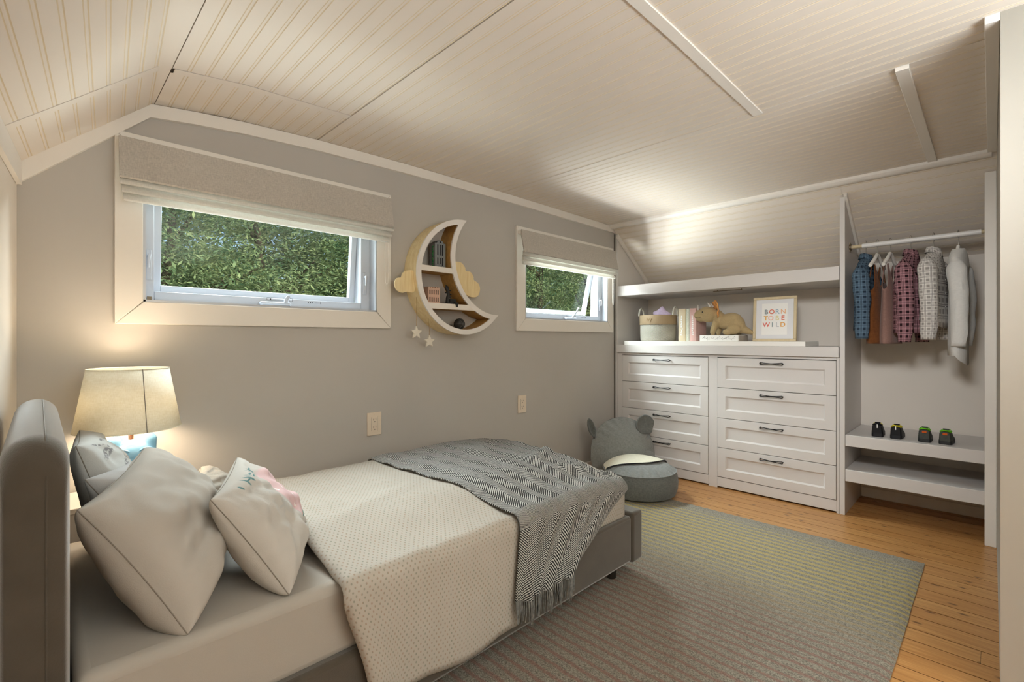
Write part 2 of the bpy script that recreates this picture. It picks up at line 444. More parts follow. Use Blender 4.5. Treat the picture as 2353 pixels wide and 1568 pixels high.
# ------------------------------------------------------------------ mesh helpers
class MB:
    def __init__(self): self.v = []; self.f = []; self.uv = []; self.mi = []; self.T = None

    def add(self, vs, fs, uvs=None, mi=0):
        o = len(self.v)
        for p in vs:
            p = Vector(p)
            self.v.append(self.T @ p if self.T is not None else p)
        for f in fs:
            self.f.append([i + o for i in f]); self.mi.append(mi)
            self.uv.append([uvs[i] for i in f] if uvs else None)
        return self

    def box(self, x0, x1, y0, y1, z0, z1, mi=0):
        x0, x1 = min(x0, x1), max(x0, x1); y0, y1 = min(y0, y1), max(y0, y1); z0, z1 = min(z0, z1), max(z0, z1)
        return self.add([(x0, y0, z0), (x1, y0, z0), (x1, y1, z0), (x0, y1, z0), (x0, y0, z1), (x1, y0, z1), (x1, y1, z1), (x0, y1, z1)],
                        [(3, 2, 1, 0), (4, 5, 6, 7), (0, 1, 5, 4), (1, 2, 6, 5), (2, 3, 7, 6), (3, 0, 4, 7)], mi=mi)

    def hexa(self, p, mi=0):
        """eight points: bottom ring 0-3, top ring 4-7"""
        return self.add(p, [(3, 2, 1, 0), (4, 5, 6, 7), (0, 1, 5, 4), (1, 2, 6, 5), (2, 3, 7, 6), (3, 0, 4, 7)], mi=mi)

    def prism(self, poly, d, mi=0):
        """extrude a closed outline of 3-D points by vector d"""
        n = len(poly); d = Vector(d); a = [Vector(p) for p in poly]; b = [p + d for p in a]
        fs = [list(range(n))[::-1], list(range(n, 2 * n))] + [(i, (i + 1) % n, n + (i + 1) % n, n + i) for i in range(n)]
        return self.add(a + b, fs, mi=mi)

    def tube(self, pts, r, n=8, cap=True, mi=0, closed=False):
        pts = [Vector(p) for p in pts]; m = len(pts)
        rs = r if isinstance(r, (list, tuple)) else [r] * m
        vs = []; up = Vector((0, 0, 1))
        for i, p in enumerate(pts):
            if closed: t = pts[(i + 1) % m] - pts[i - 1]
            else: t = pts[min(i + 1, m - 1)] - pts[max(i - 1, 0)]
            t.normalize()
            a = up.cross(t)
            if a.length < 0.1: a = Vector((1, 0, 0)).cross(t)
            a.normalize(); b = t.cross(a); up = b
            for k in range(n):
                g = 2 * PI * k / n; vs.append(p + (a * math.cos(g) + b * math.sin(g)) * rs[i])
        fs = []
        for i in range(m if closed else m - 1):
            j = (i + 1) % m
            for k in range(n): fs.append((i * n + k, i * n + (k + 1) % n, j * n + (k + 1) % n, j * n + k))
        if cap and not closed: fs += [list(range(n))[::-1], [(m - 1) * n + k for k in range(n)]]
        return self.add(vs, fs, mi=mi)

    def lathe(self, prof, c, n=32, mi=0, cap=True, sx=1.0, sy=1.0, uv=False):
        vs = []; uvs = []; L = 0
        for i, (r, z) in enumerate(prof):
            if i: L += math.hypot(r - prof[i - 1][0], z - prof[i - 1][1])
            for k in range(n + (1 if uv else 0)):
                g = 2 * PI * k / n; vs.append((c[0] + r * sx * math.cos(g), c[1] + r * sy * math.sin(g), c[2] + z)); uvs.append((g * 0.16, L))
        q = n + (1 if uv else 0); fs = []
        for i in range(len(prof) - 1):
            for k in range(n):
                k2 = k + 1 if uv else (k + 1) % n
                fs.append((i * q + k, i * q + k2, (i + 1) * q + k2, (i + 1) * q + k))
        if cap and not uv:
            if prof[0][0] > 1e-6: fs.append(list(range(n))[::-1])
            if prof[-1][0] > 1e-6: fs.append([(len(prof) - 1) * n + k for k in range(n)])
        return self.add(vs, fs, uvs if uv else None, mi)

    def grid(self, fn, nu, nv, uvfn=None, mi=0, flip=False):
        vs = []; uvs = []
        for i in range(nu + 1):
            for j in range(nv + 1):
                vs.append(fn(i / nu, j / nv)); uvs.append(uvfn(i / nu, j / nv) if uvfn else (i / nu, j / nv))
        fs = []
        for i in range(nu):
            for j in range(nv):
                a = i * (nv + 1) + j; q = (a, a + 1, a + nv + 2, a + nv + 1)
                fs.append(q[::-1] if flip else q)
        return self.add(vs, fs, uvs, mi)

    def ell(self, c, r, nu=16, nv=10, rot=None, mi=0):
        c = Vector(c); vs = []
        for i in range(nv + 1):
            th = PI * i / nv
            for k in range(nu):
                g = 2 * PI * k / nu
                p = Vector((r[0] * math.sin(th) * math.cos(g), r[1] * math.sin(th) * math.sin(g), r[2] * math.cos(th)))
                if rot is not None: p = rot @ p
                vs.append(c + p)
        fs = []
        for i in range(nv):
            for k in range(nu): fs.append((i * nu + k, (i + 1) * nu + k, (i + 1) * nu + (k + 1) % nu, i * nu + (k + 1) % nu))
        return self.add(vs, fs, mi=mi)

    def build(self, name, mats, parent=None, smooth=True, bevel=0.0, seg=2, solid=0.0, remesh=0.0, subsurf=0, angle=40, sm=0, merge=0.0):
        me = bpy.data.meshes.new(name)
        me.from_pydata([tuple(p) for p in self.v], [], self.f)
        if any(u for u in self.uv):
            ul = me.uv_layers.new(name='UVMap'); k = 0
            for poly, u in zip(me.polygons, self.uv):
                for j, li in enumerate(poly.loop_indices): ul.data[li].uv = u[j] if u else (0, 0)
        for m in (mats if isinstance(mats, (list, tuple)) else [mats]): me.materials.append(m)
        for p, i in zip(me.polygons, self.mi): p.material_index = i
        bm = bmesh.new(); bm.from_mesh(me)
        if merge: bmesh.ops.remove_doubles(bm, verts=bm.verts, dist=merge)
        bmesh.ops.recalc_face_normals(bm, faces=bm.faces); bm.to_mesh(me); bm.free()
        if smooth:
            me.polygons.foreach_set('use_smooth', [True] * len(me.polygons))
            me.set_sharp_from_angle(angle=math.radians(angle))
        o = bpy.data.objects.new(name, me); COL.objects.link(o)
        if remesh:
            m = o.modifiers.new('r', 'REMESH'); m.mode = 'VOXEL'; m.voxel_size = remesh; m.use_smooth_shade = True
        if sm:
            m = o.modifiers.new('s', 'SMOOTH'); m.factor = 0.5; m.iterations = sm
        if bevel:
            m = o.modifiers.new('b', 'BEVEL'); m.width = bevel; m.segments = seg; m.limit_method = 'ANGLE'; m.angle_limit = math.radians(35)
        if solid:
            m = o.modifiers.new('t', 'SOLIDIFY'); m.thickness = solid; m.offset = -1
        if subsurf:
            m = o.modifiers.new('u', 'SUBSURF'); m.levels = subsurf; m.render_levels = subsurf
        adopt(o, parent)
        return o


def adopt(o, parent):
    if parent is not None:
        o.parent = parent
        l = parent.location if parent.type == 'EMPTY' else Vector((0, 0, 0))
        o.matrix_parent_inverse = Matrix.Translation(-l)
    return o


def tag(o, label=None, cat=None, group=None, kind=None):
    if label: o['label'] = label
    if cat: o['category'] = cat
    if group: o['group'] = group
    if kind: o['kind'] = kind
    return o


def thing(name, loc, label, cat, group=None):
    o = bpy.data.objects.new(name, None); COL.objects.link(o); o.location = loc; o.empty_display_size = 0.05
    return tag(o, label, cat, group)


def struct(o): o['kind'] = 'structure'; return o


def bx(name, b, mat, parent=None, bevel=0.0, **kw):
    return MB().box(*b).build(name, mat, parent, bevel=bevel, smooth=bool(bevel), **kw)


def sstep(a, b, x):
    t = min(1.0, max(0.0, (x - a) / (b - a))); return t * t * (3 - 2 * t)


def nz(x, y, z=0.0): return noise.noise(Vector((x, y, z)))


# ------------------------------------------------------------------ room measures
YW, XB, XBK = 2.54, 3.90, 4.48          # window wall, built-in face, built-in back
def xl(y): return -0.058 - 0.075 * (YW - y)      # foot of the left slope (left wall line)
def xr(y): return 0.338 - 0.082 * (YW - y)       # ridge between left slope and ceiling
ZK = 1.845


def zc(x):
    """height of the (slightly sagging) board ceiling"""
    k = [(-0.3, 2.13), (0.1, 2.165), (0.34, 2.203), (0.6, 2.236), (1.05, 2.26), (1.6, 2.272), (2.4, 2.276), (3.9, 2.268), (5, 2.268)]
    for (a, za), (b, zb) in zip(k, k[1:]):
        if a <= x <= b: return za + (zb - za) * (x - a) / (b - a)
    return 2.268


# floor: base slab and pine boards
fl = struct(bx('floor', (-0.7, 4.8, -2.4, 2.75, -0.25, -0.012), MAT['dark']))
px = -0.45; k = 0
while px < 4.6:
    w = 0.108 + 0.012 * math.sin(k * 2.3)
    cut = [-2.3, -1.0 + 0.8 * math.sin(k * 1.7), 0.65 + 0.9 * math.sin(k * 2.9 + 1), 2.54]
    for a, b in zip(cut, cut[1:]):
        m = MB(); z0, z1, e = -0.012, 0.0, 0.0020
        m.add([(0.0006, a, z0), (w - 0.0006, a, z0), (w - 0.0006, a, z1 - e), (w - e, a, z1), (e, a, z1), (0.0006, a, z1 - e),
               (0.0006, b - 0.001, z0), (w - 0.0006, b - 0.001, z0), (w - 0.0006, b - 0.001, z1 - e), (w - e, b - 0.001, z1), (e, b - 0.001, z1), (0.0006, b - 0.001, z1 - e)],
              [(0, 1, 2, 3, 4, 5), (11, 10, 9, 8, 7, 6), (1, 7, 8, 2), (2, 8, 9, 3), (3, 9, 10, 4), (4, 10, 11, 5), (5, 11, 6, 0), (0, 6, 7, 1)])
        m.mi = [0, 0, 1, 1, 0, 1, 1, 0]
        o = m.build('plank', [MAT['floor'], MAT['joint']], fl, smooth=False); o.location.x = px
    px += w; k += 1

# walls
W1 = (0.313, 1.395, 1.36, 1.965); W2 = (2.650, 3.760, 1.36, 1.965)
m = MB()
def wallbox(x0, x1, z0, z1): m.box(x0, x1, YW, YW + 0.16, z0, z1)
wallbox(-0.9, W1[0], -0.25, 2.5); wallbox(W1[0], W1[1], -0.25, W1[2]); wallbox(W1[0], W1[1], W1[3], 2.5)
wallbox(W1[1], W2[0], -0.25, 2.5); wallbox(W2[0], W2[1], -0.25, W2[2]); wallbox(W2[0], W2[1], W2[3], 2.5); wallbox(W2[1], 4.8, -0.25, 2.5)
wall_n = struct(m.build('wall_north', MAT['wall'], smooth=False))
struct(MB().hexa([(xl(-2.4) - 0.12, -2.4, -0.25), (xl(-2.4), -2.4, -0.25), (xl(YW), YW, -0.25), (xl(YW) - 0.12, YW, -0.25),
                  (xl(-2.4) - 0.12, -2.4, 2.0), (xl(-2.4), -2.4, 2.0), (xl(YW), YW, 2.0), (xl(YW) - 0.12, YW, 2.0)]).build('wall_west', MAT['white'], smooth=False))
struct(bx('wall_east', (XBK, XBK + 0.14, -0.14, 2.7, -0.25, 2.4), MAT['white']))
m = MB(); m.box(2.24, 4.7, -0.14, -0.02, -0.25, 2.4); m.box(2.24, 2.36, -2.4, -0.14, -0.25, 2.4); m.box(-0.8, 2.36, -2.42, -2.3, -0.25, 2.4)
struct(m.build('wall_south', plain('partition_paint', (170, 165, 156), 0.6, 0.25, 0.02, 2.0), smooth=False))


# beadboard strip between two edge lines: A0,A1 at one end and B0,B1 at the other, n = direction out of the board
def bead(A0, A1, B0, B1, n):
    A0, A1, B0, B1, n = map(Vector, (A0, A1, B0, B1, n)); n = n.normalized()
    w = (A1 - A0).length
    prof = [(0.0, -0.012), (0.0, 0.0), (w - 0.0150, 0.0), (w - 0.0130, -0.0019), (w - 0.0112, -0.0008), (w - 0.0076, 0.0), (w - 0.0040, -0.0008), (w - 0.0022, -0.0019), (w - 0.0004, 0.0), (w, 0.0), (w, -0.012)]
    m = MB(); vs = []
    for (P, Q) in ((A0, A1), (B0, B1)):
        for (s, h) in prof: vs.append(P + (Q - P) * (s / w) + n * h)
    q = len(prof)
    for i in range(q):
        j = (i + 1) % q
        m.add([vs[i], vs[j], vs[q + j], vs[q + i]], [(0, 1, 2, 3)], mi=1 if i in (2, 3, 6, 7) else 0)
    return m


BM = [MAT['ceil'], MAT['groove']]
# ceiling base slab
prof = [-0.45, 0.1, 0.34, 0.6, 1.05, 1.6, 2.4, 3.9, 4.75]
m = MB(); m.prism([(x, -2.42, zc(x) + 0.016) for x in prof] + [(x, -2.42, 2.5) for x in prof[::-1]], (0, 5.1, 0))
ceil = struct(m.build('ceiling', MAT['ceil'], smooth=False))
def bay(x0, x1, n, cuts):
    w = (x1 - x0) / n
    for i in range(n):
        a, b = x0 + i * w, x0 + (i + 1) * w
        for (y0, y1) in cuts:
            bead((a, y0, zc(a)), (b, y0, zc(b)), (a, y1, zc(a)), (b, y1, zc(b)), (0, 0, -1)).build('plank', BM, ceil, smooth=False)
bay(0.352, 1.049, 12, ((-2.3, 2.137), (2.179, YW)))
MB().hexa([(xr(-2.3), -2.3, zc(xr(-2.3))), (0.349, -2.3, zc(0.349)), (0.349, YW, zc(0.349)), (xr(YW), YW, zc(xr(YW))), (xr(-2.3), -2.3, zc(xr(-2.3)) + .012), (0.349, -2.3, zc(0.349) + .012), (0.349, YW, zc(0.349) + .012), (xr(YW), YW, zc(xr(YW)) + .012)]).build('plank', MAT['ceil'], ceil, smooth=False)
bay(1.055, 2.404, 23, ((-2.3, 0.765), (0.80, YW)))
bay(2.411, 3.80, 24, ((-0.1, 0.235), (0.265, YW)))
# left slope
m = MB(); up = Vector((-0.66, 0, 0.75)) * 0.12
p_off = 0
p = [Vector((xl(-2.4) - 0.06, -2.4, ZK - 0.045)), Vector((xr(-2.4) + 0.02, -2.4, zc(xr(-2.4)) + 0.02)), Vector((xr(YW) + 0.02, YW + 0.1, zc(xr(YW)) + 0.022)), Vector((xl(YW) - 0.06, YW + 0.1, ZK - 0.045))]
m.hexa([q + Vector((-0.008, 0, 0.009)) for q in p] + [q + up for q in p])
slope = struct(m.build('ceiling_slope_west', MAT['ceil'], smooth=False))
def sl(f, y): 
    a = Vector((xl(y), y, ZK)); b = Vector((xr(y) + 0.004, y, zc(xr(y)) - 0.003)); return a + (b - a) * f
for i in range(9):
    for (y0, y1) in ((-2.3, 2.135), (2.175, YW)):
        bead(sl(i / 9, y0), sl((i + 1) / 9, y0), sl(i / 9, y1), sl((i + 1) / 9, y1), (0.66, 0, -0.75)).build('plank', BM, slope, smooth=False)
m = MB(); nw = Vector((0.66, 0, -0.75)) * 0.003
p = [sl(0.0, 2.137), sl(1.0, 2.137), sl(1.0, 2.176), sl(0.0, 2.176)]
m.hexa([q + nw * 0.5 for q in p] + [q - nw * 3 for q in p]); m.build('batten', MAT['ceil'], slope, smooth=False)
m = MB(); xs = [0.36, 0.6, 0.85, 1.05]
for a, b in zip(xs, xs[1:]):
    m.hexa([(a, 2.140, zc(a) - 0.0015), (b, 2.140, zc(b) - 0.0015), (b, 2.178, zc(b) - 0.0015), (a, 2.178, zc(a) - 0.0015), (a, 2.140, zc(a) + 0.004), (b, 2.140, zc(b) + 0.004), (b, 2.178, zc(b) + 0.004), (a, 2.178, zc(a) + 0.004)])
m.build('batten', MAT['ceil'], ceil, smooth=False)
# right slope, over the built-in
A = Vector((3.80, 0, 2.262)); B = Vector((4.50, 0, 1.758)); d = B - A; nrm = Vector((-0.585, 0, -0.81))
m = MB(); a0 = A + Vector((0.008, -0.1, 0.012)); b0 = B + Vector((0.028, -0.1, 0.0))
m.prism([a0, b0, b0 + Vector((0.08, 0, 0.1)), a0 + Vector((0.1, 0, 0.12))], (0, 2.7, 0))
slope_e = struct(m.build('ceiling_slope_east', MAT['ceil'], smooth=False))
for i in range(14):
    for (y0, y1) in ((-0.02, 0.72), (0.722, 2.51)):
        bead((A + d * (i / 14)) + Vector((0, y0, 0)), A + d * ((i + 1) / 14) + Vector((0, y0, 0)), A + d * (i / 14) + Vector((0, y1, 0)), A + d * ((i + 1) / 14) + Vector((0, y1, 0)), nrm).build('plank', BM, slope_e, smooth=False)

# trims
def trim(i, mb, bevel=0.004, mat='trim'): return struct(mb.build('trim_%d' % i, MAT[mat], bevel=bevel))
# crown strip where the window wall meets ceiling and left slope
m = MB(); xs = [0.338, 0.5, 0.7, 1.05, 1.6, 2.4, 3.2, 3.885]
for a, b in zip(xs, xs[1:]):
    m.hexa([(a, YW - 0.022, zc(a) - 0.058), (b, YW - 0.022, zc(b) - 0.058), (b, YW, zc(b) - 0.058), (a, YW, zc(a) - 0.058), (a, YW - 0.022, zc(a) - 0.002), (b, YW - 0.022, zc(b) - 0.002), (b, YW, zc(b) - 0.002), (a, YW, zc(a) - 0.002)])
trim(1, m, 0)
a = Vector((xl(YW) - 0.002, 0, ZK)); b = Vector((0.338, 0, zc(0.338))); dn = Vector((0.0, 0, -0.06))
m = MB(); m.hexa([(a.x, YW - 0.022, a.z - 0.075), (b.x, YW - 0.022, b.z - 0.058), (b.x, YW, b.z - 0.058), (a.x, YW, a.z - 0.075), (a.x, YW - 0.022, a.z), (b.x, YW - 0.022, b.z), (b.x, YW, b.z), (a.x, YW, a.z)])
trim(2, m, 0)
# battens: across the middle bay, along the east bay, header over the built-in, edge strips
m = MB(); xs = [1.054, 1.6, 2.43]
for p_, q_ in zip(xs, xs[1:]):
    m.hexa([(p_, 0.765, zc(p_) - 0.007), (q_, 0.765, zc(q_) - 0.007), (q_, 0.805, zc(q_) - 0.007), (p_, 0.805, zc(p_) - 0.007), (p_, 0.765, zc(p_) + 0.004), (q_, 0.765, zc(q_) + 0.004), (q_, 0.805, zc(q_) + 0.004), (p_, 0.805, zc(p_) + 0.004)])
trim(3, m, 0)
trim(4, MB().box(2.412, 3.79, 0.228, 0.272, 2.261, 2.29), 0.002)
m = MB(); m.prism([(3.785, 0, 2.27), (3.785, 0, 2.252), (3.80, 0, 2.238), (3.825, 0, 2.232), (3.838, 0, 2.238), (3.845, 0, 2.27)], (0, 2.525, 0))
trim(5, m, 0)
trim(6, MB().box(2.24, 3.80, -0.0195, 0.018, 2.250, 2.285), 0.002)
# left wall: top batten and corner strip
trim(7, MB().hexa([(xl(0) + 0.0, 0, ZK - 0.075), (xl(0) + 0.014, 0, ZK - 0.075), (xl(YW) + 0.014, YW - 0.02, ZK - 0.075), (xl(YW), YW - 0.02, ZK - 0.075),
                   (xl(0), 0, ZK + 0.0), (xl(0) + 0.014, 0, ZK + 0.01), (xl(YW) + 0.014, YW - 0.02, ZK + 0.01), (xl(YW), YW - 0.02, ZK)]), 0)
# closet face stile by the partition, slanted strips on the panels
trim(8, MB().box(XB, XB + 0.02, -0.02, 0.030, 0, 2.17), 0.003)
for i, (y0, y1) in enumerate(((2.487, 2.506), (0.690, 0.706))):
    m = MB(); off = nrm * 0.035
    m.prism([A + d * 0.13 + Vector((0, y0, 0)), A + d * 0.97 + Vector((0, y0, 0)), A + d * 0.97 + off + Vector((0, y0, 0)), A + d * 0.13 + off + Vector((0, y0, 0))], (0, y1 - y0, 0))
    trim(9 + i, m, 0.002)
# baseboard of the closet
struct(bx('baseboard_east', (XBK - 0.016, XBK, 0.0, 0.705, 0, 0.075), MAT['trim'], bevel=0.004))
struct(bx('baseboard_north', (0.0, 3.88, YW - 0.016, YW, 0, 0.11), MAT['trim'], bevel=0.004))
# side panels of the built-in
struct(bx('wall_panel_north', (XB, XBK, 2.506, 2.531, 0, 2.22), MAT['cabinet'], bevel=0.002))
m = MB(); m.prism([(XB, 0.706, 0), (XB, 0.706, 2.172), (3.93, 0.706, 2.164), (XBK, 0.706, 1.768), (XBK, 0.706, 0)], (0, 0.030, 0))
struct(m.build('wall_panel_closet', MAT['cabinet'], bevel=0.002))
struct(bx('trim_11', (XB - 0.004, XB + 0.03, 2.531, YW - 0.0005, 0, 2.2), MAT['dark']))  # dark strip coloured in for the shadow between panel and wall


# ------------------------------------------------------------------ windows
def window(idx, x0, x1):
    z0, z1 = 1.36, 1.965; c = 0.094
    w = bpy.data.objects.new('window_%d' % idx, None); COL.objects.link(w); w.location = (x0, YW, z0); w['kind'] = 'structure'
    yf = YW - 0.020; e = 0.0007
    # mitred casing boards
    O = [(x0 - c, z0 - c - 0.003), (x1 + c, z0 - c - 0.003), (x1 + c, z1 + c), (x0 - c, z1 + c)]; I = [(x0, z0), (x1, z0), (x1, z1), (x0, z1)]
    for i in range(4):
        j = (i + 1) % 4
        q = [O[i], O[j], I[j], I[i]]; cx_ = sum(p[0] for p in q) / 4; cz_ = sum(p[1] for p in q) / 4
        q = [(p[0] + (e if p[0] < cx_ else -e), p[1] + (e if p[1] < cz_ else -e)) for p in q]
        MB().prism([(p[0], yf, p[1]) for p in q], (0, 0.020, 0)).build('casing_board', MAT['trim'], w, bevel=0.003)
    # jamb lining
    m = MB(); t = 0.008
    m.box(x0 - 0.001, x0 + t, YW - 0.0185, YW + 0.15, z0, z1); m.box(x1 - t, x1 + 0.001, YW - 0.0185, YW + 0.15, z0, z1)
    m.box(x0, x1, YW - 0.0185, YW + 0.15, z0 - 0.001, z0 + t); m.box(x0, x1, YW - 0.0185, YW + 0.15, z1 - t, z1 + 0.001)
    m.build('jamb', MAT['vinyl'], w, smooth=False)
    # fixed frame
    fy0, fy1 = YW + 0.045, YW + 0.13; fw = 0.046
    m = MB()
    m.box(x0 + t, x0 + fw, fy0, fy1, z0 + t, z1 - t); m.box(x1 - fw - 0.02, x1 - t, fy0, fy1, z0 + t, z1 - t)
    m.box(x0 + fw, x1 - fw - 0.02, fy0, fy1, z0 + t, z0 + 0.05); m.box(x0 + fw, x1 - fw - 0.02, fy0, fy1, z1 - 0.05, z1 - t)
    m.build('window_frame', MAT['vinyl'], w, bevel=0.003)
    # sash, hinged at the top and pushed out at the bottom
    a0, a1 = x0 + fw + 0.002, x1 - fw - 0.022; h0, h1 = z0 + 0.052, z1 - 0.055; sw = 0.032; sy = YW + 0.075
    T = Matrix.Translation((0, sy, h1)) @ Matrix.Rotation(math.radians(6 if idx == 1 else 13), 4, 'X') @ Matrix.Translation((0, -sy, -h1))
    m = MB(); m.T = T
    m.box(a0, a0 + sw, sy, sy + 0.035, h0, h1); m.box(a1 - sw, a1, sy, sy + 0.035, h0, h1)
    m.box(a0 + sw, a1 - sw, sy, sy + 0.035, h0, h0 + 0.03); m.box(a0 + sw, a1 - sw, sy, sy + 0.035, h1 - 0.03, h1)
    s = m.build('sash', MAT['vinyl'], w, bevel=0.003)
    m = MB(); m.T = T; m.box(a0 + sw - 0.004, a1 - sw + 0.004, sy + 0.014, sy + 0.018, h0 + 0.026, h1 - 0.026); m.build('pane', MAT['glass'], s, smooth=False)
    # locks on the side members
    for xx in (x0 + 0.026, x1 - 0.045):
        m = MB(); m.box(xx - 0.011, xx + 0.011, fy0 - 0.006, fy0, z0 + 0.10, z0 + 0.23)
        lk = m.build('lock', MAT['vinyl'], w, bevel=0.004)
        MB().tube([(xx, fy0 - 0.006, z0 + 0.20), (xx, fy0 - 0.028, z0 + 0.205), (xx - 0.004, fy0 - 0.03, z0 + 0.18), (xx - 0.004, fy0 - 0.026, z0 + 0.15)], [0.007, 0.007, 0.006, 0.004], 8).build('lock_lever', MAT['vinyl'], lk)
    # crank on the sill member
    cx_ = (x0 + x1) / 2 + (0.0 if idx == 1 else 0.06)
    m = MB(); m.box(cx_ - 0.075, cx_ + 0.075, fy0 - 0.030, fy0, z0 + 0.009, z0 + 0.030)
    cr = m.build('crank', MAT['vinyl'], w, bevel=0.009, seg=3)
    if idx == 1:
        MB().tube([(cx_ + 0.05, fy0 - 0.02, z0 + 0.028), (cx_ + 0.055, fy0 - 0.022, z0 + 0.05), (cx_ + 0.065, fy0 - 0.024, z0 + 0.062)], [0.011, 0.010, 0.009], 8).build('crank_handle', MAT['vinyl'], cr)
    else:
        MB().tube([(cx_ + 0.02, fy0 - 0.02, z0 + 0.028), (cx_ + 0.07, fy0 - 0.03, z0 + 0.085), (cx_ + 0.10, fy0 - 0.03, z0 + 0.115)], [0.009, 0.007, 0.008], 8).build('crank_handle', MAT['vinyl'], cr)
    # printed sticker: outlined box with two arrows, and small maker's lines
    m = MB(); sx, sz, sw_, sh = cx_ - 0.035, z0 + 0.038, 0.125, 0.014; yy = fy0 - 0.0006
    for b in ((sx, sx + sw_, sz, sz + 0.0012), (sx, sx + sw_, sz + sh, sz + sh + 0.0012), (sx, sx + 0.0012, sz, sz + sh), (sx + sw_ - 0.0012, sx + sw_, sz, sz + sh),
              (sx + 0.016, sx + 0.020, sz + 0.003, sz + 0.011), (sx + 0.105, sx + 0.109, sz + 0.003, sz + 0.011)):
        m.box(b[0], b[1], yy, fy0, b[2], b[3])
    for k in range(3): m.box(cx_ + 0.17 + k * 0.012, cx_ + 0.174 + k * 0.012, yy, fy0, z0 + 0.034, z0 + 0.040)
    m.box(cx_ + 0.206, cx_ + 0.234, yy, fy0, z0 + 0.036, z0 + 0.038); m.box(cx_ + 0.238, cx_ + 0.241, yy, fy0, z0 + 0.032, z0 + 0.042)
    m.build('sticker', MAT['ink'], w, smooth=False)
    if idx == 1:
        bx('brass_plate', (x0 + 0.02, x0 + 0.036, fy0 - 0.003, fy0, z0 + 0.010, z0 + 0.026), MAT['bronze'], w)


window(1, W1[0], W1[1]); window(2, W2[0], W2[1])


# ------------------------------------------------------------------ roman blinds
def blind(x0, x1, label, dx=0.0):
    b = thing('roman_blind', ((x0 + x1) / 2, YW - 0.05, 2.02), label, 'blind')
    y0 = YW - 0.022
    bx('headrail', (x0 + 0.004, x1 - 0.004, y0 - 0.035, y0, 1.995, 2.019), MAT['trim'], b, 0.002)
    # main panel: thin cloth falling from the rail and standing off the wall at its lower edge
    ya, yb = y0 - 0.046, y0 - 0.078
    prof = [(ya, 2.022), (ya - 0.004, 1.98), (yb + 0.01, 1.90), (yb, 1.862), (yb - 0.003, 1.852), (yb + 0.004, 1.846), (yb + 0.012, 1.85), (yb + 0.012, 1.862), (ya + 0.006, 1.98), (ya + 0.005, 2.022)]
    MB().prism([(x0, y, z) for y, z in prof], (x1 - x0, 0, 0)).build('panel', MAT['blind'], b, angle=30)
    # three folds under it, each set back towards the wall
    for i, (yy, zt, zq) in enumerate(((yb + 0.004, 1.862, 1.834), (yb + 0.014, 1.832, 1.804), (yb + 0.024, 1.802, 1.773))):
        ins = 0.002 + 0.006 * i
        pr = [(yy + 0.015, zt), (yy + 0.013, zq + 0.015), (yy + 0.004, zq + 0.009), (yy - 0.001, zq + 0.001), (yy - 0.001, zq - 0.006), (yy + 0.004, zq - 0.011), (yy + 0.011, zq - 0.011), (yy + 0.017, zq - 0.006), (yy + 0.018, zt)]
        MB().prism([(x0 + ins, y, z) for y, z in pr], (x1 - x0 - 2 * ins, 0, 0)).build('fold', MAT['blind_lit'], b, angle=30)
    m = MB(); cxr = x1 - 0.035; yy = y0 - 0.035
    pts = [(cxr, yy, 1.80), (cxr, yy, 1.60), (cxr + 0.004, yy, 1.53), (cxr + 0.012, yy, 1.517), (cxr + 0.020, yy, 1.53), (cxr + 0.024, yy, 1.60), (cxr + 0.024, yy, 1.80)]
    m.tube(pts, 0.0014, 6); m.build('pull_cord', MAT['trim'], b)
    return b


blind(0.228, 1.462, 'linen roman blind on the wide window above the bed lamp')
blind(2.555, 3.815, 'linen roman blind on the window beside the built-in drawers')


# ------------------------------------------------------------------ outlets
def outlet(x, z, label):
    o = thing('wall_outlet', (x, YW, z), label, 'outlet')
    bx('cover_plate', (x - 0.045, x + 0.045, YW - 0.008, YW, z - 0.067, z + 0.067), MAT['plate'], o, 0.003)
    r = bx('receptacle', (x - 0.019, x + 0.019, YW - 0.0095, YW - 0.0075, z - 0.040, z + 0.040), MAT['plate'], o, 0.001)
    m = MB()
    for s in (-1, 1):
        zz = z + s * 0.022
        m.box(x - 0.0085, x - 0.0062, YW - 0.0101, YW - 0.0094, zz - 0.001, zz + 0.009); m.box(x + 0.0062, x + 0.0085, YW - 0.0101, YW - 0.0094, zz, zz + 0.009)
        m.tube([(x, YW - 0.0094, zz - 0.009), (x, YW - 0.0101, zz - 0.009)], 0.003, 10)
    m.box(x - 0.0195, x - 0.0187, YW - 0.0088, YW - 0.0079, z - 0.0405, z + 0.0405); m.box(x + 0.0187, x + 0.0195, YW - 0.0088, YW - 0.0079, z - 0.0405, z + 0.0405)
    m.build('slots', MAT['ink'], r, smooth=False)
    for s in (-1, 1):
        MB().tube([(x, YW - 0.0078, z + s * 0.056), (x, YW - 0.0092, z + s * 0.056)], 0.0035, 10).build('screw', MAT['plate'], o)


outlet(1.387, 0.707, 'ivory outlet plate above the middle of the bed, below the wide window')
outlet(2.626, 0.704, 'ivory outlet plate below the window nearer the drawers')

